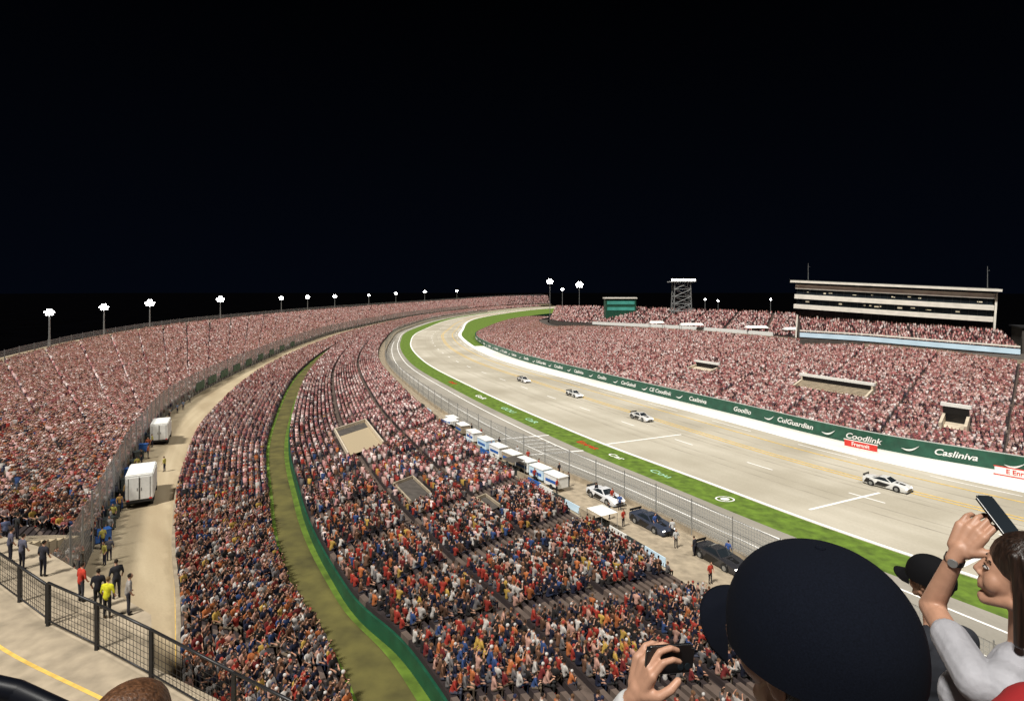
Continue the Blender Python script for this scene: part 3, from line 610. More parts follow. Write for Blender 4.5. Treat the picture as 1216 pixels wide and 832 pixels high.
railing([(-29,29.6,10),(-24.7,27.2,10),(-19.6,24,10)],1.6,'safety_railing','short black railing at the top of the stairs')
stander(-17.3,24.3,10,0,'stand',(.62,.6,.03),(.02,.02,.025),(.15,.1,.05),'person in yellow jacket and dark trousers at the railing')
stander(-18.2,25.0,10,.3,'stand',(.015,.015,.02),(.02,.02,.02),label='person in black jacket standing by the railing')
stander(-19.4,25.6,10,-.4,'stand',(.5,.05,.03),(.05,.05,.06),label='person in red shirt standing by the railing')
stander(-18.0,25.9,10,.9,'stand',(.03,.03,.035),(.04,.04,.05),label='person in dark clothes standing by the railing')
stander(-16.6,24.6,10,-.9,'stand',(.30,.28,.26),(.04,.04,.05),label='person in grey shirt standing by the railing')
for k in range(6): stander(-30+k*1.4+random.uniform(-.3,.3),31.6-k*.75,10,random.uniform(-1,1),'stand',random.choice([(.03,.03,.04),(.3,.05,.04),(.1,.1,.14),(.4,.38,.35)]),label='person standing beside the curved steps',key='q%d'%k)
for k,(r,a,c) in enumerate(((6,100,(.02,.02,.03)),(6.6,104,(.05,.05,.06)),(8,96,(.4,.35,.3)),(9,92,(.02,.02,.02)),(10,98,(.3,.05,.04)),(11.5,92,(.1,.12,.2)),(5,112,(.03,.04,.1)),(12,100,(.4,.38,.36)),(10.5,90,(.5,.1,.05)),(13,94,(.03,.03,.03)),(7,91,(.35,.3,.3)),(9.5,106,(.04,.04,.05)))):
    kk=int((r-3)/.56); stander(cx+r*math.cos(math.radians(a)),cy+r*math.sin(math.radians(a)),9.85-kk*.17,random.uniform(-1,1),'stand',c,label='person walking on the curved steps',key='s%d'%k)
def on_path(t,fr): 
    a=ev(fenB,[t])[0];b=ev(pathC,[t])[0]; return a*(1-fr)+b*fr
for k in range(26):
    t,fr=((2.9,.65) if k==0 else (1.05+k*.12+random.uniform(0,.08),random.uniform(.10,.24))); p=on_path(t,fr); stander(p[0],p[1],p[2],random.uniform(-3,3),'stand',random.choice([(.2,.25,.35),(.3,.3,.3),(.4,.12,.05),(.5,.3,.1),(.03,.03,.03),(.1,.1,.12),(.45,.4,.1),(.05,.2,.1)]),(.03,.03,.05),label='person standing on the tan service road',key='p%d'%(k%8))
M_crate=mat('dark_equipment',(.04,.05,.05),.6,.4,3)
for k in range(12):
    t=1.5+k*.16; p=on_path(t,.07); e=empty('equipment_case',p,random.uniform(0,1.5)); tag(e,'dark wheeled equipment case by the fence','case','equipment cases by the fence')
    mb=MB(); h=random.uniform(.6,1.1); mb.box((0,0,.12+h/2),(1.1,.7,h)); mb.box((0,0,.12+h+.03),(1.14,.74,.06)); mb.obj('case',[M_crate if k%3 else M_blue],e)
    mb=MB(); 
    for x in(-.4,.4):
        for y in(-.25,.25): mb.cone((x,y-.04,.06),(x,y+.04,.06),.06,.06,8)
    mb.obj('casters',[M_rubber],e)
# ------------------------------------------------------------ trucks
def truck(t,fr,L,label,k=.85):
    p=on_path(t,fr); _,q=at(fenB,t); e=empty('box_truck',p,math.atan2(q.y,q.x)-math.pi/2); e.scale=(k,k,k); tag(e,label,'truck','white trucks on the service road')
    bm=bmesh.new(); bmesh.ops.create_cube(bm,size=1); bmesh.ops.scale(bm,verts=bm.verts,vec=(2.5,L,2.7)); bmesh.ops.bevel(bm,geom=bm.edges[:],offset=.1,segments=2,affect='EDGES'); bmesh.ops.translate(bm,verts=bm.verts,vec=(0,0,2.2))
    me=bpy.data.meshes.new('cargo_box'); bm.to_mesh(me); bm.free(); me.materials.append(M_white); link('cargo_box',me,e)
    for x in(-.6,.6): mb=MB(); mb.box((x,-L/2-.02,2.1),(1.1,.04,2.3),0); mb.box((x*1.6,-L/2-.045,2.1),(.04,.02,2.2),1); mb.box((x*.3,-L/2-.045,2.0),(.05,.03,.3),1); mb.obj('door',[M_white,M_dsteel],e)
    mb=MB(); mb.box((0,-L/2-.05,2.1),(.05,.05,2.3)); mb.box((0,-L/2-.1,.75),(2.4,.15,.15)); mb.box((0,0,.7),(2.0,L*.95,.25)); mb.obj('chassis',[M_dsteel],e)
    mb=MB(); mb.box((0,L/2+1.0,1.5),(2.3,1.8,2.0)); mb.box((0,L/2+1.9,1.0),(2.2,.6,1.0)); mb.obj('cab',[M_white],e); mb=MB(); mb.box((0,L/2+1.93,2.0),(2.0,.06,.8)); mb.obj('windscreen',[M_glass],e)
    mb=MB(); mb.box((-1.0,-L/2-.03,.95),(.25,.05,.15)); mb.box((1.0,-L/2-.03,.95),(.25,.05,.15)); mb.obj('tail_lights',[M_red],e)
    for x in(-1.05,1.05):
        for y in(-L/2+.9,-L/2+2.0,L/2+1.0): mb=MB(); mb.cone((x-.14,y,.48),(x+.14,y,.48),.48,.48,16); mb.obj('wheel',[M_rubber],e)
truck(2.27,.42,4.6,'white box truck parked beside the mesh fence',.92); truck(3.25,.30,4.8,'white box truck parked further along the road',.85)
# ------------------------------------------------------------ cars
def car_parts():
    P={}
    S=[(-2.45,.85,.35,.80,.84),(-2.32,.95,.2,.9,.94),(-1.9,.99,.18,.94,.97),(-1.3,1.0,.18,.94,.97),(-.5,.985,.18,.91,.94),(.6,.985,.18,.88,.91),(1.3,1.0,.17,.83,.87),(1.9,.97,.15,.74,.79),(2.3,.9,.14,.62,.66),(2.46,.78,.18,.45,.48)]
    vs=[];fs=[]
    for y,w,zb,zs,zt in S: vs+=[(-w*.95,y,zb),(-w,y,(zb+zs)/2),(-w*.96,y,zs),(-w*.6,y,zt),(0,y,zt+.015),(w*.6,y,zt),(w*.96,y,zs),(w,y,(zb+zs)/2),(w*.95,y,zb)]
    for j in range(len(S)-1):
        for i in range(8): fs.append((j*9+i,j*9+i+1,(j+1)*9+i+1,(j+1)*9+i))
        fs.append((j*9+8,j*9,(j+1)*9,(j+1)*9+8))
    fs.append(tuple(range(9))); fs.append(tuple(range(len(S)*9-1,len(S)*9-10,-1)))
    mb=MB(); mb.add(vs,fs); 
    b=[(-.8,-1.5,.93),(.8,-1.5,.93),(.82,.85,.88),(-.82,.85,.88)]; t=[(-.58,-.62,1.29),(.58,-.62,1.29),(.60,.12,1.30),(-.60,.12,1.30)]
    mb.add(b+t,[(0,1,5,4),(1,2,6,5),(2,3,7,6),(3,0,4,7),(4,5,6,7)])
    P['body']=(mb,M_paint)
    def pane(a,b_,c,d,k=.12,off=.012):
        a,b_,c,d=map(Vector,(a,b_,c,d)); n=(b_-a).cross(d-a).normalized(); g=(a+b_+c+d)/4; return [p.lerp(g,k)+n*off for p in(a,b_,c,d)]
    m=MB(); m.add(pane(b[2],b[3],t[3],t[2]),[(0,1,2,3)]); P['windscreen']=(m,M_glass)
    m=MB(); m.add(pane(b[0],b[1],t[1],t[0]),[(0,1,2,3)]); P['rear_window']=(m,M_glass)
    m=MB(); m.add(pane(b[1],b[2],t[2],t[1],.16),[(0,1,2,3)]); P['side_window']=(m,M_glass)
    m=MB(); m.add(pane(b[3],b[0],t[0],t[3],.16),[(0,1,2,3)]); P['side_window.']=(m,M_glass)
    m=MB(); m.box((0,-2.38,1.08),(1.6,.03,.22)); m.box((-.5,-2.3,.98),(.04,.12,.12)); m.box((.5,-2.3,.98),(.04,.12,.12)); P['spoiler']=(m,M_black)
    m=MB(); m.box((0,2.42,.14),(1.8,.25,.04)); m.box((0,2.47,.36),(1.0,.05,.16)); P['splitter']=(m,M_black)
    m=MB(); m.box((-.62,2.36,.52),(.3,.12,.13)); P['headlight']=(m,M_lampS); m=MB(); m.box((.62,2.36,.52),(.3,.12,.13)); P['headlight.']=(m,M_lampS)
    m=MB()
    for s in(-1,1): m.add([(s*1.004,-1.0,.3),(s*1.004,.2,.3),(s*.99,.75,.7),(s*.99,-.6,.8)],[(0,1,2,3)]); m.add([(s*1.01,-2.2,.35),(s*1.01,-1.8,.35),(s*.985,-1.5,.88),(s*.985,-1.9,.88)],[(0,1,2,3)])
    m.add([(-.3,1.0,.91),(.3,1.0,.91),(.2,2.0,.81),(-.2,2.0,.81)],[(0,1,2,3)]); P['livery']=(m,M_black)
    return P
CP=car_parts(); CM={k.rstrip('.')+('' if not k.endswith('.') else '2'):(mb.mesh(k.rstrip('.'),[m]),k.rstrip('.')) for k,(mb,m) in CP.items()}
m=MB(); m.cone((-.15,0,0),(.15,0,0),.34,.34,20); tyre=m.mesh('tyre',[M_rubber]); m=MB(); m.cone((-.16,0,0),(.16,0,0),.2,.2,12); rimm=m.mesh('rim',[M_steel])
m=MB(); m.cone((-.1,0,0),(.1,0,0),.40,.40,20); arch=m.mesh('wheel_arch',[M_black])
def car(x,y,dirv,col,label,name='race_car',group='race cars on the speedway',z=0.):
    e=empty(name,(x,y,z),math.atan2(dirv[1],dirv[0])-math.pi/2); tag(e,label,'car',group)
    for k,(me,nm) in CM.items(): o=link(nm,me,e); o.color=(*col,1)
    for sx in(-1,1):
        for yy in(-1.4,1.42):
            a=link('wheel_arch',arch,e); a.location=(sx*.905,yy,.36)
            w=bpy.data.objects.new('wheel',None); COL.objects.link(w); w.parent=e; w.location=(sx*.88,yy,.34); link('tyre',tyre,w); link('rim',rimm,w)
def track_dir(t,fr):
    a=ev(grI,[t])[0]*(1-fr)+ev(trJ,[t])[0]*fr; b=ev(grI,[t+.02])[0]*(1-fr)+ev(trJ,[t+.02])[0]*fr; return (b-a)/np.linalg.norm(b-a)
for x,y,t,fr,col,lb in((45.8,69.5,1.4,.6,(.8,.8,.78),'white stock car with black livery racing on the track'),(24.1,106,2.9,.5,(.75,.74,.72),'white stock car with dark livery on the track'),(14.2,129.5,3.5,.5,(.78,.78,.76),'white stock car running down the track'),(3.1,150,4,.5,(.7,.68,.66),'pale stock car running down the track')):
    d=-track_dir(t,fr); car(x,y,d,col,lb)
def pit(t,fr,col,lb,flip=1):
    a=ev(standF,[t])[0];b=ev(fenG,[t])[0]; p=a*(1-fr)+b*fr; _,q=at(fenG,t); car(p[0],p[1],(-q.x*flip,-q.y*flip),col,lb,'parked_car','cars parked in the pit lane',z=p[2]+.02)
pit(1.95,.80,(.75,.76,.78),'silver stock car parked in the pit lane'); pit(1.58,.72,(.04,.05,.08),'dark blue stock car parked in the pit lane'); pit(1.18,.74,(.03,.03,.035),'black stock car parked in the pit lane')
pit(2.75,.6,(.7,.7,.7),'white stock car parked in the pit lane')
def pitcart(t,fr,col,k):
    a=ev(standF,[t])[0];b=ev(fenG,[t])[0]; p=a*(1-fr)+b*fr; _,q=at(fenG,t); e=empty('pit_trailer',p,math.atan2(q.y,q.x)-math.pi/2); tag(e,'small blue and white pit trailer in the lane','trailer','pit trailers in the lane')
    mb=MB(); mb.box((0,0,1.05),(1.5,2.8,1.2),0); mb.box((0,0,1.70),(1.6,2.9,.10),1); mb.box((.765,0,1.0),(.02,2.2,.35),2); mb.box((-.765,0,1.0),(.02,2.2,.35),2); mb.obj('body',[col,M_white,M_blue],e)
    mb=MB(); mb.box((0,1.9,.5),(.08,1.1,.08)); mb.obj('tow_bar',[M_dsteel],e)
    for x in(-.72,.72): mb=MB(); mb.cone((x-.1,0,.32),(x+.1,0,.32),.32,.32,14); mb.obj('wheel',[M_rubber],e)
for k in range(9): pitcart(2.15+k*.14,.42,(M_white,M_blueb,M_white,M_conc)[k%4],k)
for k in range(22):
    t=1.3+k*.11; fr=.12; a=ev(standF,[t])[0];b=ev(fenG,[t])[0]; p=a*(1-fr)+b*fr; _,q=at(fenG,t); cano=(k%7==3)
    e=empty('pit_canopy' if cano else 'pit_banner',p,math.atan2(q.y,q.x)-math.pi/2); mb=MB()
    if cano:
        tag(e,'small canopy over pit equipment beside the stand','canopy','pit canopies'); mb.add([(-1,-1.2,1.9),(1,-1.2,1.9),(1,1.2,1.9),(-1,1.2,1.9),(0,0,2.3)],[(0,1,4),(1,2,4),(2,3,4),(3,0,4)]); mb.obj('canopy_cloth',[(M_concd,M_white)[k%2]],e)
        mb=MB(); [mb.cone((x,y,0),(x,y,1.9),.03,.03,6) for x in(-.95,.95) for y in(-1.15,1.15)]; mb.obj('legs',[M_steel],e)
        mb=MB(); mb.box((0,0,.5),(.8,1.4,.9)); mb.obj('tool_cabinet',[M_crate],e)
    else:
        tag(e,'low banner board along the pit lane','banner','banners along the pit lane'); mb.box((0,0,.5),(.08,2.6,.75)); mb.obj('panel',[(M_blueb,M_crate,M_white,M_blue,M_conc)[k%5]],e)
        mb=MB(); [mb.box((0,y,.2),(.12,.08,.4)) for y in(-1.1,1.1)]; mb.obj('feet',[M_steel],e)
for k in range(26):
    t=1.0+k*.09; fr=random.uniform(.25,.9); a=ev(standF,[t])[0];b=ev(fenG,[t])[0]; p=a*(1-fr)+b*fr
    stander(p[0],p[1],p[2],random.uniform(-3,3),'stand',random.choice([(.5,.5,.5),(.03,.03,.04),(.4,.05,.03),(.05,.1,.3)]),label='crew member standing in the pit lane',key='c%d'%(k%5))
def ground_text(s,size,t,fr,ca,cb,m,name='painted_lettering'):
    a=ev(ca,[t])[0];b=ev(cb,[t])[0];p=Vector(a*(1-fr)+b*fr)+Vector((0,0,.03)); _,q=at(ca,t); X=-q; Y=Vector((-X.y,X.x,0)); o=text(s,size,p,X,Y,m,None,name,1.5,.002); tag(o,'lettering painted on the mown grass','road marking',None,'structure')
M_lgreen=mat('pale_green_paint',(.34,.58,.40),.7,.2,3)
for s_,z_,t_,m_ in(('GOU',1.7,3.50,M_lgreen),('CaR',1.6,3.28,M_lgreen),('Enrat',1.6,2.80,M_red),('Car',1.4,2.56,M_line),('GoR',1.8,3.8,M_line),('RAF',1.7,4.2,M_red),('Cou',1.4,2.2,M_lgreen)): ground_text(s_,z_,t_,.5,grH,grI,m_)
a=ev(grH,[1.72])[0];b=ev(grI,[1.72])[0]; p=Vector((a+b)/2); mb=MB(); N=28
for r0,r1 in((.7,.85),(.0,.4)):
    vs=[];fs=[]
    for i in range(N): t_=2*math.pi*i/N; vs+=[(p.x+r0*1.3*math.cos(t_),p.y+r0*math.sin(t_),.03),(p.x+r1*1.3*math.cos(t_),p.y+r1*math.sin(t_),.03)]
    mb.add(vs,[(2*i,2*i+1,(2*i+3)%(2*N),(2*i+2)%(2*N)) for i in range(N)])
tag(mb.obj('painted_emblem',[M_line]),'round white emblem painted on the grass','road marking',None,'structure')
# ------------------------------------------------------------ floodlights
def flood(x,y,z,h,w,label='tall floodlight pole with lit lamp panel',grp='floodlights along the rim',m=M_lamp):
    e=empty('floodlight',(x,y,z),math.atan2(-x,y)); tag(e,label,'floodlight',grp); w*=.86
    mb=MB(); mb.cone((0,0,0),(0,0,h),.22,.12,8); mb.obj('pole',[M_steel],e)
    mb=MB(); mb.box((0,.1,h),(w,.15,.15)); mb.box((0,.1,h-w*.4),(w,.15,.15)); mb.obj('bracket',[M_dsteel],e)
    mb=MB()
    for j,k in enumerate((2,4,3)):
        for i in range(k): X=(i-(k-1)/2)*w*.28; Z=h+.26*w-w*.28*j; mb.cone((X,-.1,Z),(X,-.32,Z-.06),w*.09,w*.11,10)
    mb.obj('lamp_panel',[m],e)
def rim_at(px,h,w):
    t=np.linspace(.3,9.9,4000); P=ev(rim,t); pp=608+P[:,0]/P[:,1]*675; i=int(np.argmin(abs(pp-px))); flood(P[i,0]-1.5,P[i,1]+.8,P[i,2]-.4,h,w)
for px,h,w in((64,8.0,1.9),(128,8.2,2.3),(182,8.6,2.9),(265,9.0,3.2),(337,8.6,2.4),(368,8.8,2.6),(400,8.8,2.6),(440,9,2.0),(472,10,2.8),(506,11,3.2),(544,11,3.4)): rim_at(px,h,w)
for x,y,z,h,w in((24,360,4,26,4.4),(42,355,4,24,5.0),(31,350,4,21,2.),(112,330,4,15,1.2),(150,330,4,15,1.2),(125,345,4,14,1.2)):
    flood(x,y,z,h,w,'lit floodlight pole behind the infield stand',grp='floodlights behind the infield stand')
T=empty('lighting_tower',(78,262,8)); tag(T,'square lattice steel tower topped by floodlights','tower'); mb=MB(); Ht=20.; s0=4.2
for x in(-1,1):
    for y in(-1,1): mb.cone((x*s0,y*s0*.6,0),(x*s0*.85,y*s0*.5,Ht),.28,.22,6)
K=6
for k in range(K):
    z0=Ht*k/K;z1=Ht*(k+1)/K
    for y in(-1,1):
        yy=y*s0*.55; mb.cone((-s0*.92,yy,z0),(s0*.92,yy,z1),.13,.13,5); mb.cone((s0*.92,yy,z0),(-s0*.92,yy,z1),.13,.13,5); mb.cone((-s0*.92,yy,z1),(s0*.92,yy,z1),.14,.14,5)
    for x in(-1,1): mb.cone((x*s0*.92,-s0*.55,z0),(x*s0*.92,s0*.55,z1),.12,.12,5)
mb.obj('lattice_frame',[M_steel],T); mb=MB(); mb.box((0,0,Ht),(11.5,6,.5)); mb.box((0,-3,Ht+1.2),(11.5,.15,.15)); mb.obj('platform',[M_steel],T)
mb=MB()
for i in range(9): mb.cone((-5+i*1.25,-3.2,Ht+.9),(-5+i*1.25,-3.5,Ht+.8),.42,.5,10)
mb.obj('lamp_panel',[M_lampS],T)
T=empty('control_building',(54,285,7)); tag(T,'small teal lit building behind the stand','building')
mb=MB(); mb.box((0,0,6.5),(15,6,13)); mb.obj('wall',[M_green],T); mb=MB(); mb.box((0,0,13.3),(16,7,.6)); mb.obj('roof',[M_wfac],T)
for z in(8,11): mb=MB(); mb.box((0,-3.05,z),(13.5,.1,1.6)); mb.obj('window',[M_teal],T)
for x,y,w in((88,205,8),(97,196,7),(70,222,9),(60,236,6)):
    T=empty('shelter_roof',(x,y,8)); tag(T,'low white canopy roof on the walkway','canopy','white canopies on the walkway'); mb=MB(); mb.add([(-w/2,-1.5,2.6),(w/2,-1.5,2.6),(w/2,1.5,2.6),(-w/2,1.5,2.6),(-w/2+.5,0,3.4),(w/2-.5,0,3.4)],[(0,1,5,4),(1,2,5),(2,3,4,5),(3,0,4)]); mb.obj('roof',[M_white],T)
    mb=MB(); [mb.cone((a,b,0),(a,b,2.6),.08,.08,6) for a in(-w/2+.2,w/2-.2) for b in(-1.3,1.3)]; mb.obj('legs',[M_steel],T)
# ------------------------------------------------------------ deck under the viewer
mb=MB(); steps=[(-3,.22,22.4),(.22,1.05,22.0),(1.05,1.95,21.7),(1.95,2.6,21.3),(2.6,3.4,20.9)]
for a,b,z in steps: mb.box((0,(a+b)/2,z-.35),(9,b-a,.7))
mb.box((0,-.2,20.5),(9,5.5,.5))
tag(mb.obj('upper_deck',[M_concd]),'stepped dark concrete deck high above the lower stands','grandstand')
mb=MB(); [mb.cone((x,y,-.6),(x,y,20.3),.35,.35,12) for x in(-3,3) for y in(-2,2)]; tag(mb.obj('deck_column',[M_concd]),'concrete columns carrying the upper deck','column',None,'structure')
M_navyrail=mat('navy_painted_steel',(.003,.004,.008),.4,.2,4)
e=empty('handrail'); tag(e,'dark navy handrail on the upper deck','railing'); mb=MB(); P=[(-1.9,1.25,23.26),(-1.62,1.42,23.08),(-1.33,1.52,22.93),(-1.12,1.57,22.78),(-.95,1.58,22.6)]
for a,b in zip(P[:-1],P[1:]): mb.caps(a,b,.028,.028,14)
mb.obj('rail',[M_navyrail],e,True); mb=MB(); mb.cone((-1.33,1.52,21.7),(-1.33,1.52,22.92),.02,.02,10); mb.cone((-.95,1.58,21.7),(-.95,1.58,22.6),.02,.02,10); mb.obj('post',[M_navyrail],e)
# ------------------------------------------------------------ people on the deck
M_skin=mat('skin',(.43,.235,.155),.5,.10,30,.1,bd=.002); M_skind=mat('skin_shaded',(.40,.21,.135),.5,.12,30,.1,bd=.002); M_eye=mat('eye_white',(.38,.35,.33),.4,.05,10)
M_tee=mat('grey_white_cotton',(.36,.36,.39),.9,.10,22,.5,bd=.01); M_redc=mat('red_cotton',(.33,.012,.015),.9,.15,14,.4,bd=.01); M_dark=mat('dark_cotton',(.012,.014,.02),.9,.2,14,.4,bd=.01)
M_capm=mat('navy_twill',(.0032,.0045,.009),.95,.25,500,.3,spec=.10,bd=.0006); M_denim=mat('denim',(.03,.05,.1),.9,.2,20,.3); M_lip=mat('lips',(.36,.15,.11),.5,.1,20)
M_blackcap=mat('black_twill',(.004,.004,.005),.9,.25,400,.3,spec=.15,bd=.0006)
M_hair=mat('dark_brown_hair',(.016,.008,.005),.42,.7,1,.9,stretch=(150,150,9),bd=.003); M_hairb=mat('brown_hair',(.09,.04,.018),.45,.6,1,.9,stretch=(140,140,10),bd=.004)
M_sleeve=mat('white_knit',(.52,.52,.52),.9,.1,20,.4,bd=.005)
def frame(yaw,pitch=0,roll=0): return Matrix.Rotation(yaw,3,'Z')@Matrix.Rotation(pitch,3,'X')@Matrix.Rotation(roll,3,'Y')
def head(B,c,R,sk=0,lip=3):
    c=Vector(c); P=lambda x,y,z:c+R@Vector((x,y,z))
    B.ell(P(0,-.012,.035),(.073,.093,.086),sk,R); B.ell(P(0,.032,-.004),(.056,.054,.088),sk,R); B.ell(P(0,.064,-.084),(.020,.016,.016),sk,R)
    B.bone(P(0,.084,.014),P(0,.096,-.018),.0065,.0085,sk); B.bone(P(-.008,.088,-.024),P(.008,.088,-.024),.0065,.0065,sk)
    B.bone(P(-.026,.076,.026),P(.026,.076,.026),.007,.007,sk); B.ell(P(0,.072,-.045),(.028,.016,.020),sk,R)
    B.bone(P(-.015,.081,-.049),P(.015,.081,-.049),.0045,.0045,lip); B.bone(P(-.012,.080,-.058),P(.012,.080,-.058),.005,.005,lip)
    for s in(-1,1):
        B.ell(P(s*.073,-.005,-.008),(.008,.016,.028),sk,R); B.ell(P(s*.034,.055,-.025),(.024,.024,.030),sk,R)
        B.bone(P(s*.052,.01,-.05),P(s*.014,.062,-.084),.016,.015,sk); B.bone(P(s*.045,.0,-.03),P(s*.052,.01,-.055),.02,.014,sk)
def eyes(par,c,R):
    c=Vector(c)
    for s in(-1,1):
        mb=MB(); mb.ell(c+R@Vector((s*.027,.0765,.005)),(.010,.009,.0042),R,12,8); mb.obj('eye',[M_eye],par,True)
        mb=MB(); mb.ell(c+R@Vector((s*.026,.0840,.005)),(.0045,.003,.004),R,10,6); mb.obj('pupil',[M_black],par,True)
        mb=MB(); mb.caps(c+R@Vector((s*.015,.0845,.0095)),c+R@Vector((s*.038,.076,.008)),.0018,.0015,6); mb.obj('eyelash',[M_hair],par,True)
        mb=MB(); mb.caps(c+R@Vector((s*.014,.084,.025)),c+R@Vector((s*.040,.074,.028)),.0022,.0018,6); mb.obj('eyebrow',[M_hair],par,True)
def hand(B,w,d,n,s,curl=(.5,.6,.5),c=0,thumb=1.):
    w=Vector(w);d=Vector(d).normalized(); n=Vector(n); n=(n-d*n.dot(d)).normalized(); s_=d.cross(n).normalized(); s_=s_ if s_.dot(Vector(s))>0 else -s_
    B.bone(w-d*.02,w+d*.02,.021,.022,c)
    for i,(o,ls) in enumerate(((.033,(.042,.026,.022)),(.011,(.046,.030,.024)),(-.011,(.042,.028,.022)),(-.033,(.034,.021,.019)))):
        k=w+d*(.088-.006*abs(i-1))+s_*o; B.bone(w+d*.015+s_*o*.6,k,.015,.012,c)
        p=k; a=0; dd=(d+s_*o*1.6).normalized()
        for L_,cu,r in zip(ls,curl,(.0090,.0082,.0074)):
            a+=cu; v=dd*math.cos(a)+n*math.sin(a); q=p+v*L_; B.bone(p,q,r,r*.93,c); p=q
    p=w+d*.025+s_*.026; q=p+(s_*.75+d*.6+n*.4*thumb).normalized()*.042; r=q+(d*.8+s_*.25+n*.6*thumb).normalized()*.032; t=r+(d*.75-s_*.1*thumb+n*.6*thumb).normalized()*.026
    B.bone(p,q,.015,.012,c);B.bone(q,r,.0115,.0105,c);B.bone(r,t,.0105,.009,c)
def torso(B,base,top,side,sh,cl=1,leg=2,feet=None,seated=None,fwd=(0,1,0),k=1.):
    base=Vector(base);top=Vector(top);side=Vector(side).normalized(); fwd=Vector(fwd).normalized(); up=(top-base).normalized()
    R=Matrix((side,fwd,up)).transposed(); L_=(top-base).length
    B.ell(base,(.17*k,.13*k,.14),cl,R); B.ell(base+up*L_*.3,(.145*k,.11*k,.2),cl,R); B.ell(base+up*L_*.68,(.17*k,.115*k,.2),cl,R)
    B.bone(top-side*sh*.75,top+side*sh*.75,.060*k,.060*k,cl); B.bone(top-side*sh*.3+up*.028,top+side*sh*.3+up*.028,.052*k,.052*k,cl)
    for s in(-1,1):
        hip=base+side*s*.09-up*.05
        if seated is not None:
            kn=hip+fwd*.43+side*s*.04; an=Vector((kn.x,kn.y,seated+.09)); B.bone(hip,kn,.095,.068,leg)
        else:
            an=Vector((hip.x,hip.y,feet+.09)); kn=hip.lerp(an,.5)+fwd*.02; B.bone(hip,kn,.095,.068,leg)
        B.bone(kn,an,.062,.042,leg); B.bone(an-Vector((0,0,.035)),an+fwd*.14-Vector((0,0,.05)),.045,.036,4)
def finish(B,name,label,voxel,mats,smooth=3):
    me=B.build(voxel,None,smooth,14); n=len(me.polygons); c=np.empty(n*3,np.float32); me.polygons.foreach_get('center',c); K=B.cls(c.reshape(-1,3).astype(float))
    me.materials.clear()
    for m in mats: me.materials.append(m)
    me.polygons.foreach_set('material_index',K.astype(np.int32)); me.polygons.foreach_set('use_smooth',[True]*n); me.update(); o=link(name,me); tag(o,label,'person'); return o
def blob(parts,voxel,m,name,par,smooth=4):
    B=Body()
    for p in parts:
        if len(p)==4 and isinstance(p[2],(int,float)): B.bone(p[0],p[1],p[2],p[3],0)
        else: B.ell(p[0],p[1],0,p[2])
    me=B.build(voxel,None,smooth,12); me.materials.clear(); me.materials.append(m); me.polygons.foreach_set('use_smooth',[True]*len(me.polygons)); return link(name,me,par)
def cap(c,R,par,m=M_capm,k=1.,ab=(.092,.113,.104),bl=.074):
    c=Vector(c); ce=c+R@Vector((0,-.008,.03)); a,b,h=[q*k for q in ab]
    vs=[];fs=[];N=72;H=24
    def cp(ph,t,q=1.):
        g=1-.005*max(0,1-abs(((t/(math.pi/3)+.5)%1)-.5)*12)*min(1,ph*1.5)
        return ce+R@Vector((a*q*g*math.sin(ph)**.9*math.cos(t),b*q*g*math.sin(ph)**.9*math.sin(t),h*q*math.cos(ph)-.03*max(0,ph-1.45)))
    vs.append(cp(1e-6,0))
    for j in range(1,H+1):
        for i in range(N): vs.append(cp(math.pi/2*(j/H)*1.1,2*math.pi*i/N))
    for i in range(N): fs.append((0,1+i,1+(i+1)%N))
    for j in range(H-1):
        for i in range(N): fs.append((1+j*N+i,1+(j+1)*N+i,1+(j+1)*N+(i+1)%N,1+j*N+(i+1)%N))
    mb=MB(); mb.add(vs,fs); crown=mb.obj('cap',[m],par,True)
    mb=MB(); mb.ell(ce+R@Vector((0,0,h)),(.006,.006,.003)); mb.obj('button',[m],crown,True)
    vs=[];fs=[];Nb=24;Rb=8
    for s,dz in((0,0),(1,-.004)):
        for j in range(Rb+1):
            for i in range(Nb+1):
                u=-1+2*i/Nb; t=math.pi/2+u*.95; ext=bl*k*math.sqrt(max(0,1-(abs(u))**3))*j/Rb
                x=a*math.cos(t); y=b*math.sin(t)+ext; z=-.012-.16*ext-.030*abs(u)**2*(.3+j/Rb)
                vs.append(ce+R@Vector((x,y,z+dz)))
    Q=(Rb+1)*(Nb+1)
    for j in range(Rb):
        for i in range(Nb):
            a0=j*(Nb+1)+i; fs.append((a0,a0+1,a0+Nb+2,a0+Nb+1)); fs.append((Q+a0,Q+a0+Nb+1,Q+a0+Nb+2,Q+a0+1))
    for i in range(Nb): a0=Rb*(Nb+1)+i; fs.append((a0,a0+1,Q+a0+1,Q+a0))
    mb=MB(); mb.add(vs,fs); mb.obj('brim',[m],crown,True)
    return crown
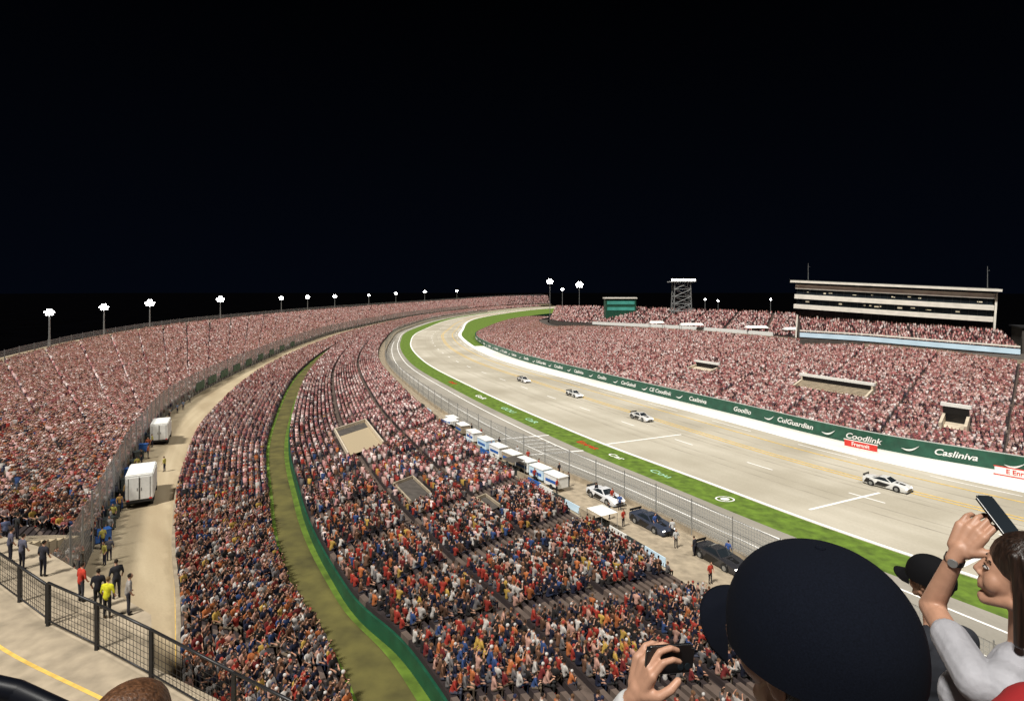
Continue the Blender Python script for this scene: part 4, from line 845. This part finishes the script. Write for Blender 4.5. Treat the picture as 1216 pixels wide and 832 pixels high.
def phone(c,X,Y,label,k=1.):
    X=Vector(X).normalized();Y=Vector(Y); Y=(Y-X*X.dot(Y)).normalized();Z=X.cross(Y); e=empty('phone',c); e.rotation_euler=Matrix((X,Y,Z)).transposed().to_euler(); e.scale=(k,k,k); tag(e,label,'phone')
    bm=bmesh.new(); bmesh.ops.create_cube(bm,size=1); bmesh.ops.scale(bm,verts=bm.verts,vec=(.073,.15,.009)); bmesh.ops.bevel(bm,geom=[x for x in bm.edges if abs((x.verts[0].co-x.verts[1].co).z)>.005],offset=.01,segments=4,affect='EDGES'); bmesh.ops.bevel(bm,geom=bm.edges[:],offset=.0015,segments=1,affect='EDGES')
    me=bpy.data.meshes.new('case'); bm.to_mesh(me); bm.free(); me.materials.append(M_black); link('case',me,e)
    mb=MB(); mb.box((0,0,.0048),(.066,.142,.0006)); mb.obj('screen',[M_glass],e); mb=MB(); mb.cone((-.02,.055,-.0045),(-.02,.055,-.0065),.009,.009,16); mb.cone((-.02,.033,-.0045),(-.02,.033,-.0065),.009,.009,16); mb.obj('camera_lens',[M_glass],e)
    return e
# man in cap
hc=(.372,.70,23.555); R=frame(.46,.0); B=Body(); head(B,hc,R)
B.bone((.387,.64,23.33),(.377,.68,23.47),.06,.058,0); torso(B,(.387,.60,22.90),(.387,.62,23.29),(.95,.3,0),.2,feet=22.0,fwd=(-.3,.95,0))
for s in(-1,1):
    shd=Vector((.387,.62,23.28))+Vector((.95,.3,0))*s*.17; el=shd+Vector((s*.05,.02,-.3)); wr=el+Vector((-s*.04,.17,-.14)); B.bone(shd,el,.06,.046,1);B.bone(el,wr,.042,.03,0); hand(B,wr,(0,.8,-.5),(-s,0,0),(0,.6,.6),(.4,.5,.4))
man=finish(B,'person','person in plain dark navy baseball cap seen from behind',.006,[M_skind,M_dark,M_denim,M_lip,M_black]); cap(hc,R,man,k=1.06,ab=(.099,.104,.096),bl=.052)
cH=Vector(hc); blob([(cH+R@Vector((0,-.025,.0)),(.078,.080,.075),R)],.006,M_hair,'hair',man)
# seated person raising phone
hc=(.10,1.36,22.76); R=frame(-.2); B=Body(); head(B,hc,R); B.bone((.1,1.33,22.55),(.1,1.35,22.7),.055,.055,0); torso(B,(.1,1.27,22.14),(.1,1.31,22.52),(1,0,0),.19,seated=21.7)
sh_=(.25,1.32,22.5); el=(.21,1.56,22.70); wr=Vector((.305,1.40,23.005)); B.bone(sh_,el,.058,.05,1); B.bone(el,wr-Vector((.012,-.02,.04)),.048,.036,1); B.bone(wr-Vector((.012,-.02,.04)),wr,.027,.024,0)
hand(B,wr,(.25,-.1,.95),(.8,.25,.1),(.3,-.9,.2),(.45,.8,.6)); B.bone((-.05,1.32,22.5),(-.12,1.4,22.25),.058,.046,1);B.bone((-.12,1.4,22.25),(-.02,1.6,22.2),.042,.03,0); hand(B,(-.02,1.6,22.2),(.3,.9,-.1),(0,0,-1),(1,0,0))
per=finish(B,'person','person in white long sleeve raising a phone',.004,[M_skin,M_sleeve,M_denim,M_lip,M_black]); blob([(Vector(hc)+R@Vector((0,-.02,.04)),(.084,.1,.085),R)],.008,M_hair,'hair',per)
phone((.388,1.40,23.095),(.12,.1,1),(1,.35,-.02),'black phone held sideways in one hand',.92)
# woman
hc=(1.350,1.5,23.235); R=frame(.84,.22,0); B=Body(); head(B,hc,R); B.bone((1.37,1.5,23.0),(1.36,1.49,23.16),.050,.046,0)
sd=Vector((.88,.48,0)); torso(B,(1.37,1.5,22.6),(1.355,1.5,23.0),sd,.18,feet=21.7,fwd=(-.48,.88,0),k=.92); B.ell((1.28,1.58,22.87),(.085,.075,.075),1)
sh_=Vector((1.195,1.46,22.995)); el=Vector((1.268,1.72,23.045)); wr=Vector((1.295,1.655,23.235))
B.bone(sh_,sh_.lerp(el,.55),.052,.048,1); B.bone(sh_.lerp(el,.45),el,.036,.033,0); B.bone(el,wr,.032,.0215,0)
hand(B,wr,(.46,-.1,.88),(.65,.2,.1),(-.5,-.5,.3),(.35,.7,.6))
sh2=Vector((1.50,1.6,22.98)); el2=Vector((1.57,1.75,22.78)); wr2=Vector((1.5,1.85,22.62)); B.bone(sh2,el2,.06,.045,1);B.bone(el2,wr2,.038,.027,0); hand(B,wr2,(-.2,.3,-.9),(-.6,-.2,0),(0,-1,0),(.4,.5,.4))
wom=finish(B,'person','woman in pale grey shirt holding a phone up high',.004,[M_skin,M_tee,M_denim,M_lip,M_black]); eyes(wom,hc,R)
c=Vector(hc); P=lambda x,y,z:c+R@Vector((x,y,z))
hp=[(P(0,-.014,.050),(.084,.097,.085),R),(P(0,-.070,-.01),(.074,.048,.09),R)]
bk=R@Vector((0,-1,0)); bk.z=0; bk.normalize(); sv=R@Vector((1,0,0))
for k in range(22):
    u=-1+2*k/21; p0=P(u*.080,-.040-.035*(1-u*u),.0); p1=c+sv*u*.09+bk*(.05+.04*(1-u*u))+Vector((0,0,-.15)); p2=p1+bk*random.uniform(-.01,.02)+Vector((random.uniform(-.01,.01),0,-.11-random.uniform(0,.07)))
    hp.append((p0,p1,.019,.016)); hp.append((p1,p2,.016,.005))
for s in(-1,1): hp.append((P(s*.068,.035,.075),P(s*.079,.005,-.01),.014,.015)); hp.append((P(s*.079,.005,-.01),P(s*.083,-.02,-.13),.015,.012))
blob(hp,.004,M_hair,'hair',wom,1)
ax=(wr-el).normalized(); wp=el.lerp(wr,.90); mb=MB(); mb.cone(wp-ax*.008,wp+ax*.008,.0252,.0246,20); mb.obj('watch_strap',[M_black],wom)
nn=(Vector((0,0,CAMZ))-wp); nn=(nn-ax*nn.dot(ax)).normalized(); mb=MB(); mb.cone(wp+nn*.022,wp+nn*.029,.013,.012,20); mb.obj('watch_face',[M_steel],wom)
phone((1.392,1.63,23.355),(.96,.18,-.10),(.16,.78,.60),'black phone held up by the woman',.84)
# man behind in dark cap
hc=(2.2,3.0,22.47); R=frame(.5); B=Body(); head(B,hc,R); B.bone((2.22,2.97,22.2),(2.21,2.98,22.38),.058,.056,0); torso(B,(2.22,2.95,21.78),(2.22,2.96,22.18),(1,.2,0),.2,feet=20.9)
for s in(-1,1):
    shd=Vector((2.22,2.96,22.17))+Vector((1,.2,0))*s*.17; el=shd+Vector((s*.05,.05,-.3)); wr=el+Vector((-s*.08,.2,-.05)); B.bone(shd,el,.058,.046,1);B.bone(el,wr,.04,.03,0); hand(B,wr,(-s*.3,.9,0),(0,0,-1),(0,0,1))
m2=finish(B,'person','person in black cap and dark shirt watching the race',.008,[M_skin,M_dark,M_denim,M_lip,M_black]); cap(hc,R,m2,M_blackcap,1.02,bl=.06); blob([(Vector(hc)+R@Vector((0,-.03,.0)),(.079,.083,.07),R)],.008,M_hair,'hair',m2)
# red shirt
hc=(1.03,1.0,23.53); R=frame(.2); B=Body(); head(B,hc,R); B.bone((1.035,.97,23.3),(1.03,.98,23.44),.056,.055,0); torso(B,(1.03,.95,22.85),(1.03,.96,23.28),(1,.1,0),.2,feet=22.0)
for s in(-1,1):
    shd=Vector((1.03,.96,23.26))+Vector((1,.1,0))*s*.17; el=shd+Vector((s*.05,.03,-.3)); wr=el+Vector((-s*.05,.2,-.08)); B.bone(shd,el,.062,.048,1);B.bone(el,wr,.04,.03,0); hand(B,wr,(-s*.2,.9,-.1),(0,0,-1),(-s,0,0))
m3=finish(B,'person','person in red shirt with short dark hair',.007,[M_skin,M_redc,M_denim,M_lip,M_black]); blob([(Vector(hc)+R@Vector((0,-.025,.04)),(.083,.096,.086),R)],.006,M_hair,'hair',m3)
# brown haired person
hc=(-.93,1.4,22.91); R=frame(-.2); B=Body(); head(B,hc,R); B.bone((-.93,1.37,22.7),(-.93,1.38,22.85),.05,.05,0); torso(B,(-.93,1.28,22.2),(-.93,1.34,22.66),(1,0,0),.18,seated=21.7)
for s in(-1,1):
    shd=Vector((-.93,1.34,22.64))+Vector((1,0,0))*s*.16; el=shd+Vector((s*.05,.1,-.26)); wr=el+Vector((-s*.08,.2,-.02)); B.bone(shd,el,.055,.044,1);B.bone(el,wr,.038,.028,0); hand(B,wr,(-s*.3,.9,0),(0,0,-1),(-s,0,0))
m4=finish(B,'person','person with brown hair seated on the upper deck',.008,[M_skin,M_dark,M_denim,M_lip,M_black]); c=Vector(hc); P=lambda x,y,z:c+R@Vector((x,y,z))
hp=[(P(0,-.02,.04),(.088,.104,.091),R)]+[(P(math.cos(a)*.07,-.02+math.sin(a)*.08,.07),P(math.cos(a)*.095,-.03+math.sin(a)*.1,-.12),.018,.01) for a in np.linspace(math.pi,2*math.pi,14)]
blob(hp,.005,M_hairb,'hair',m4,2)
mb=MB(); mb.box((-.4,1.24,22.0),(3,.34,.06)); [mb.box((x,1.24,21.84),(.08,.3,.28)) for x in(-1.7,-.4,.9)]; tag(mb.obj('bench',[M_dsteel]),'dark bench on the upper deck','bench')
# ------------------------------------------------------------ lights
def sun(name,dirv,st,ang,col):
    l=bpy.data.lights.new(name,'SUN'); l.energy=st; l.angle=math.radians(ang); l.color=col; o=bpy.data.objects.new(name,l); COL.objects.link(o); o.rotation_euler=Vector(dirv).to_track_quat('-Z','Y').to_euler(); return o
sun('stadium_light',(.36,.42,-.82),5.0,8,(1,.96,.89)); sun('fill_sun',(-.5,.1,-.8),1.5,12,(1,.96,.9))  # first sun stands for the floodlights, weaker second one is added fill
w=bpy.data.worlds.new('World'); sc.world=w; w.use_nodes=True; nt=w.node_tree; bg=nt.nodes['Background']
g=nd(nt,'ShaderNodeTexCoord'); sx=nd(nt,'ShaderNodeSeparateXYZ'); nt.links.new(g.outputs['Generated'],sx.inputs[0]); r=nd(nt,'ShaderNodeValToRGB'); nt.links.new(sx.outputs[2],r.inputs[0])
r.color_ramp.elements[0].position=0; r.color_ramp.elements[0].color=(.0010,.0018,.0042,1); r.color_ramp.elements[1].position=.45; r.color_ramp.elements[1].color=(.0003,.0004,.0007,1); nt.links.new(r.outputs[0],bg.inputs[0]); bg.inputs[1].default_value=1
cam=bpy.data.cameras.new('camera'); co=bpy.data.objects.new('camera',cam); COL.objects.link(co); co.location=(0,0,CAMZ); co.rotation_euler=(math.pi/2,0,0); cam.lens=20; cam.sensor_width=36; cam.shift_y=-71/1216; cam.clip_start=.05; cam.clip_end=9000; sc.camera=co
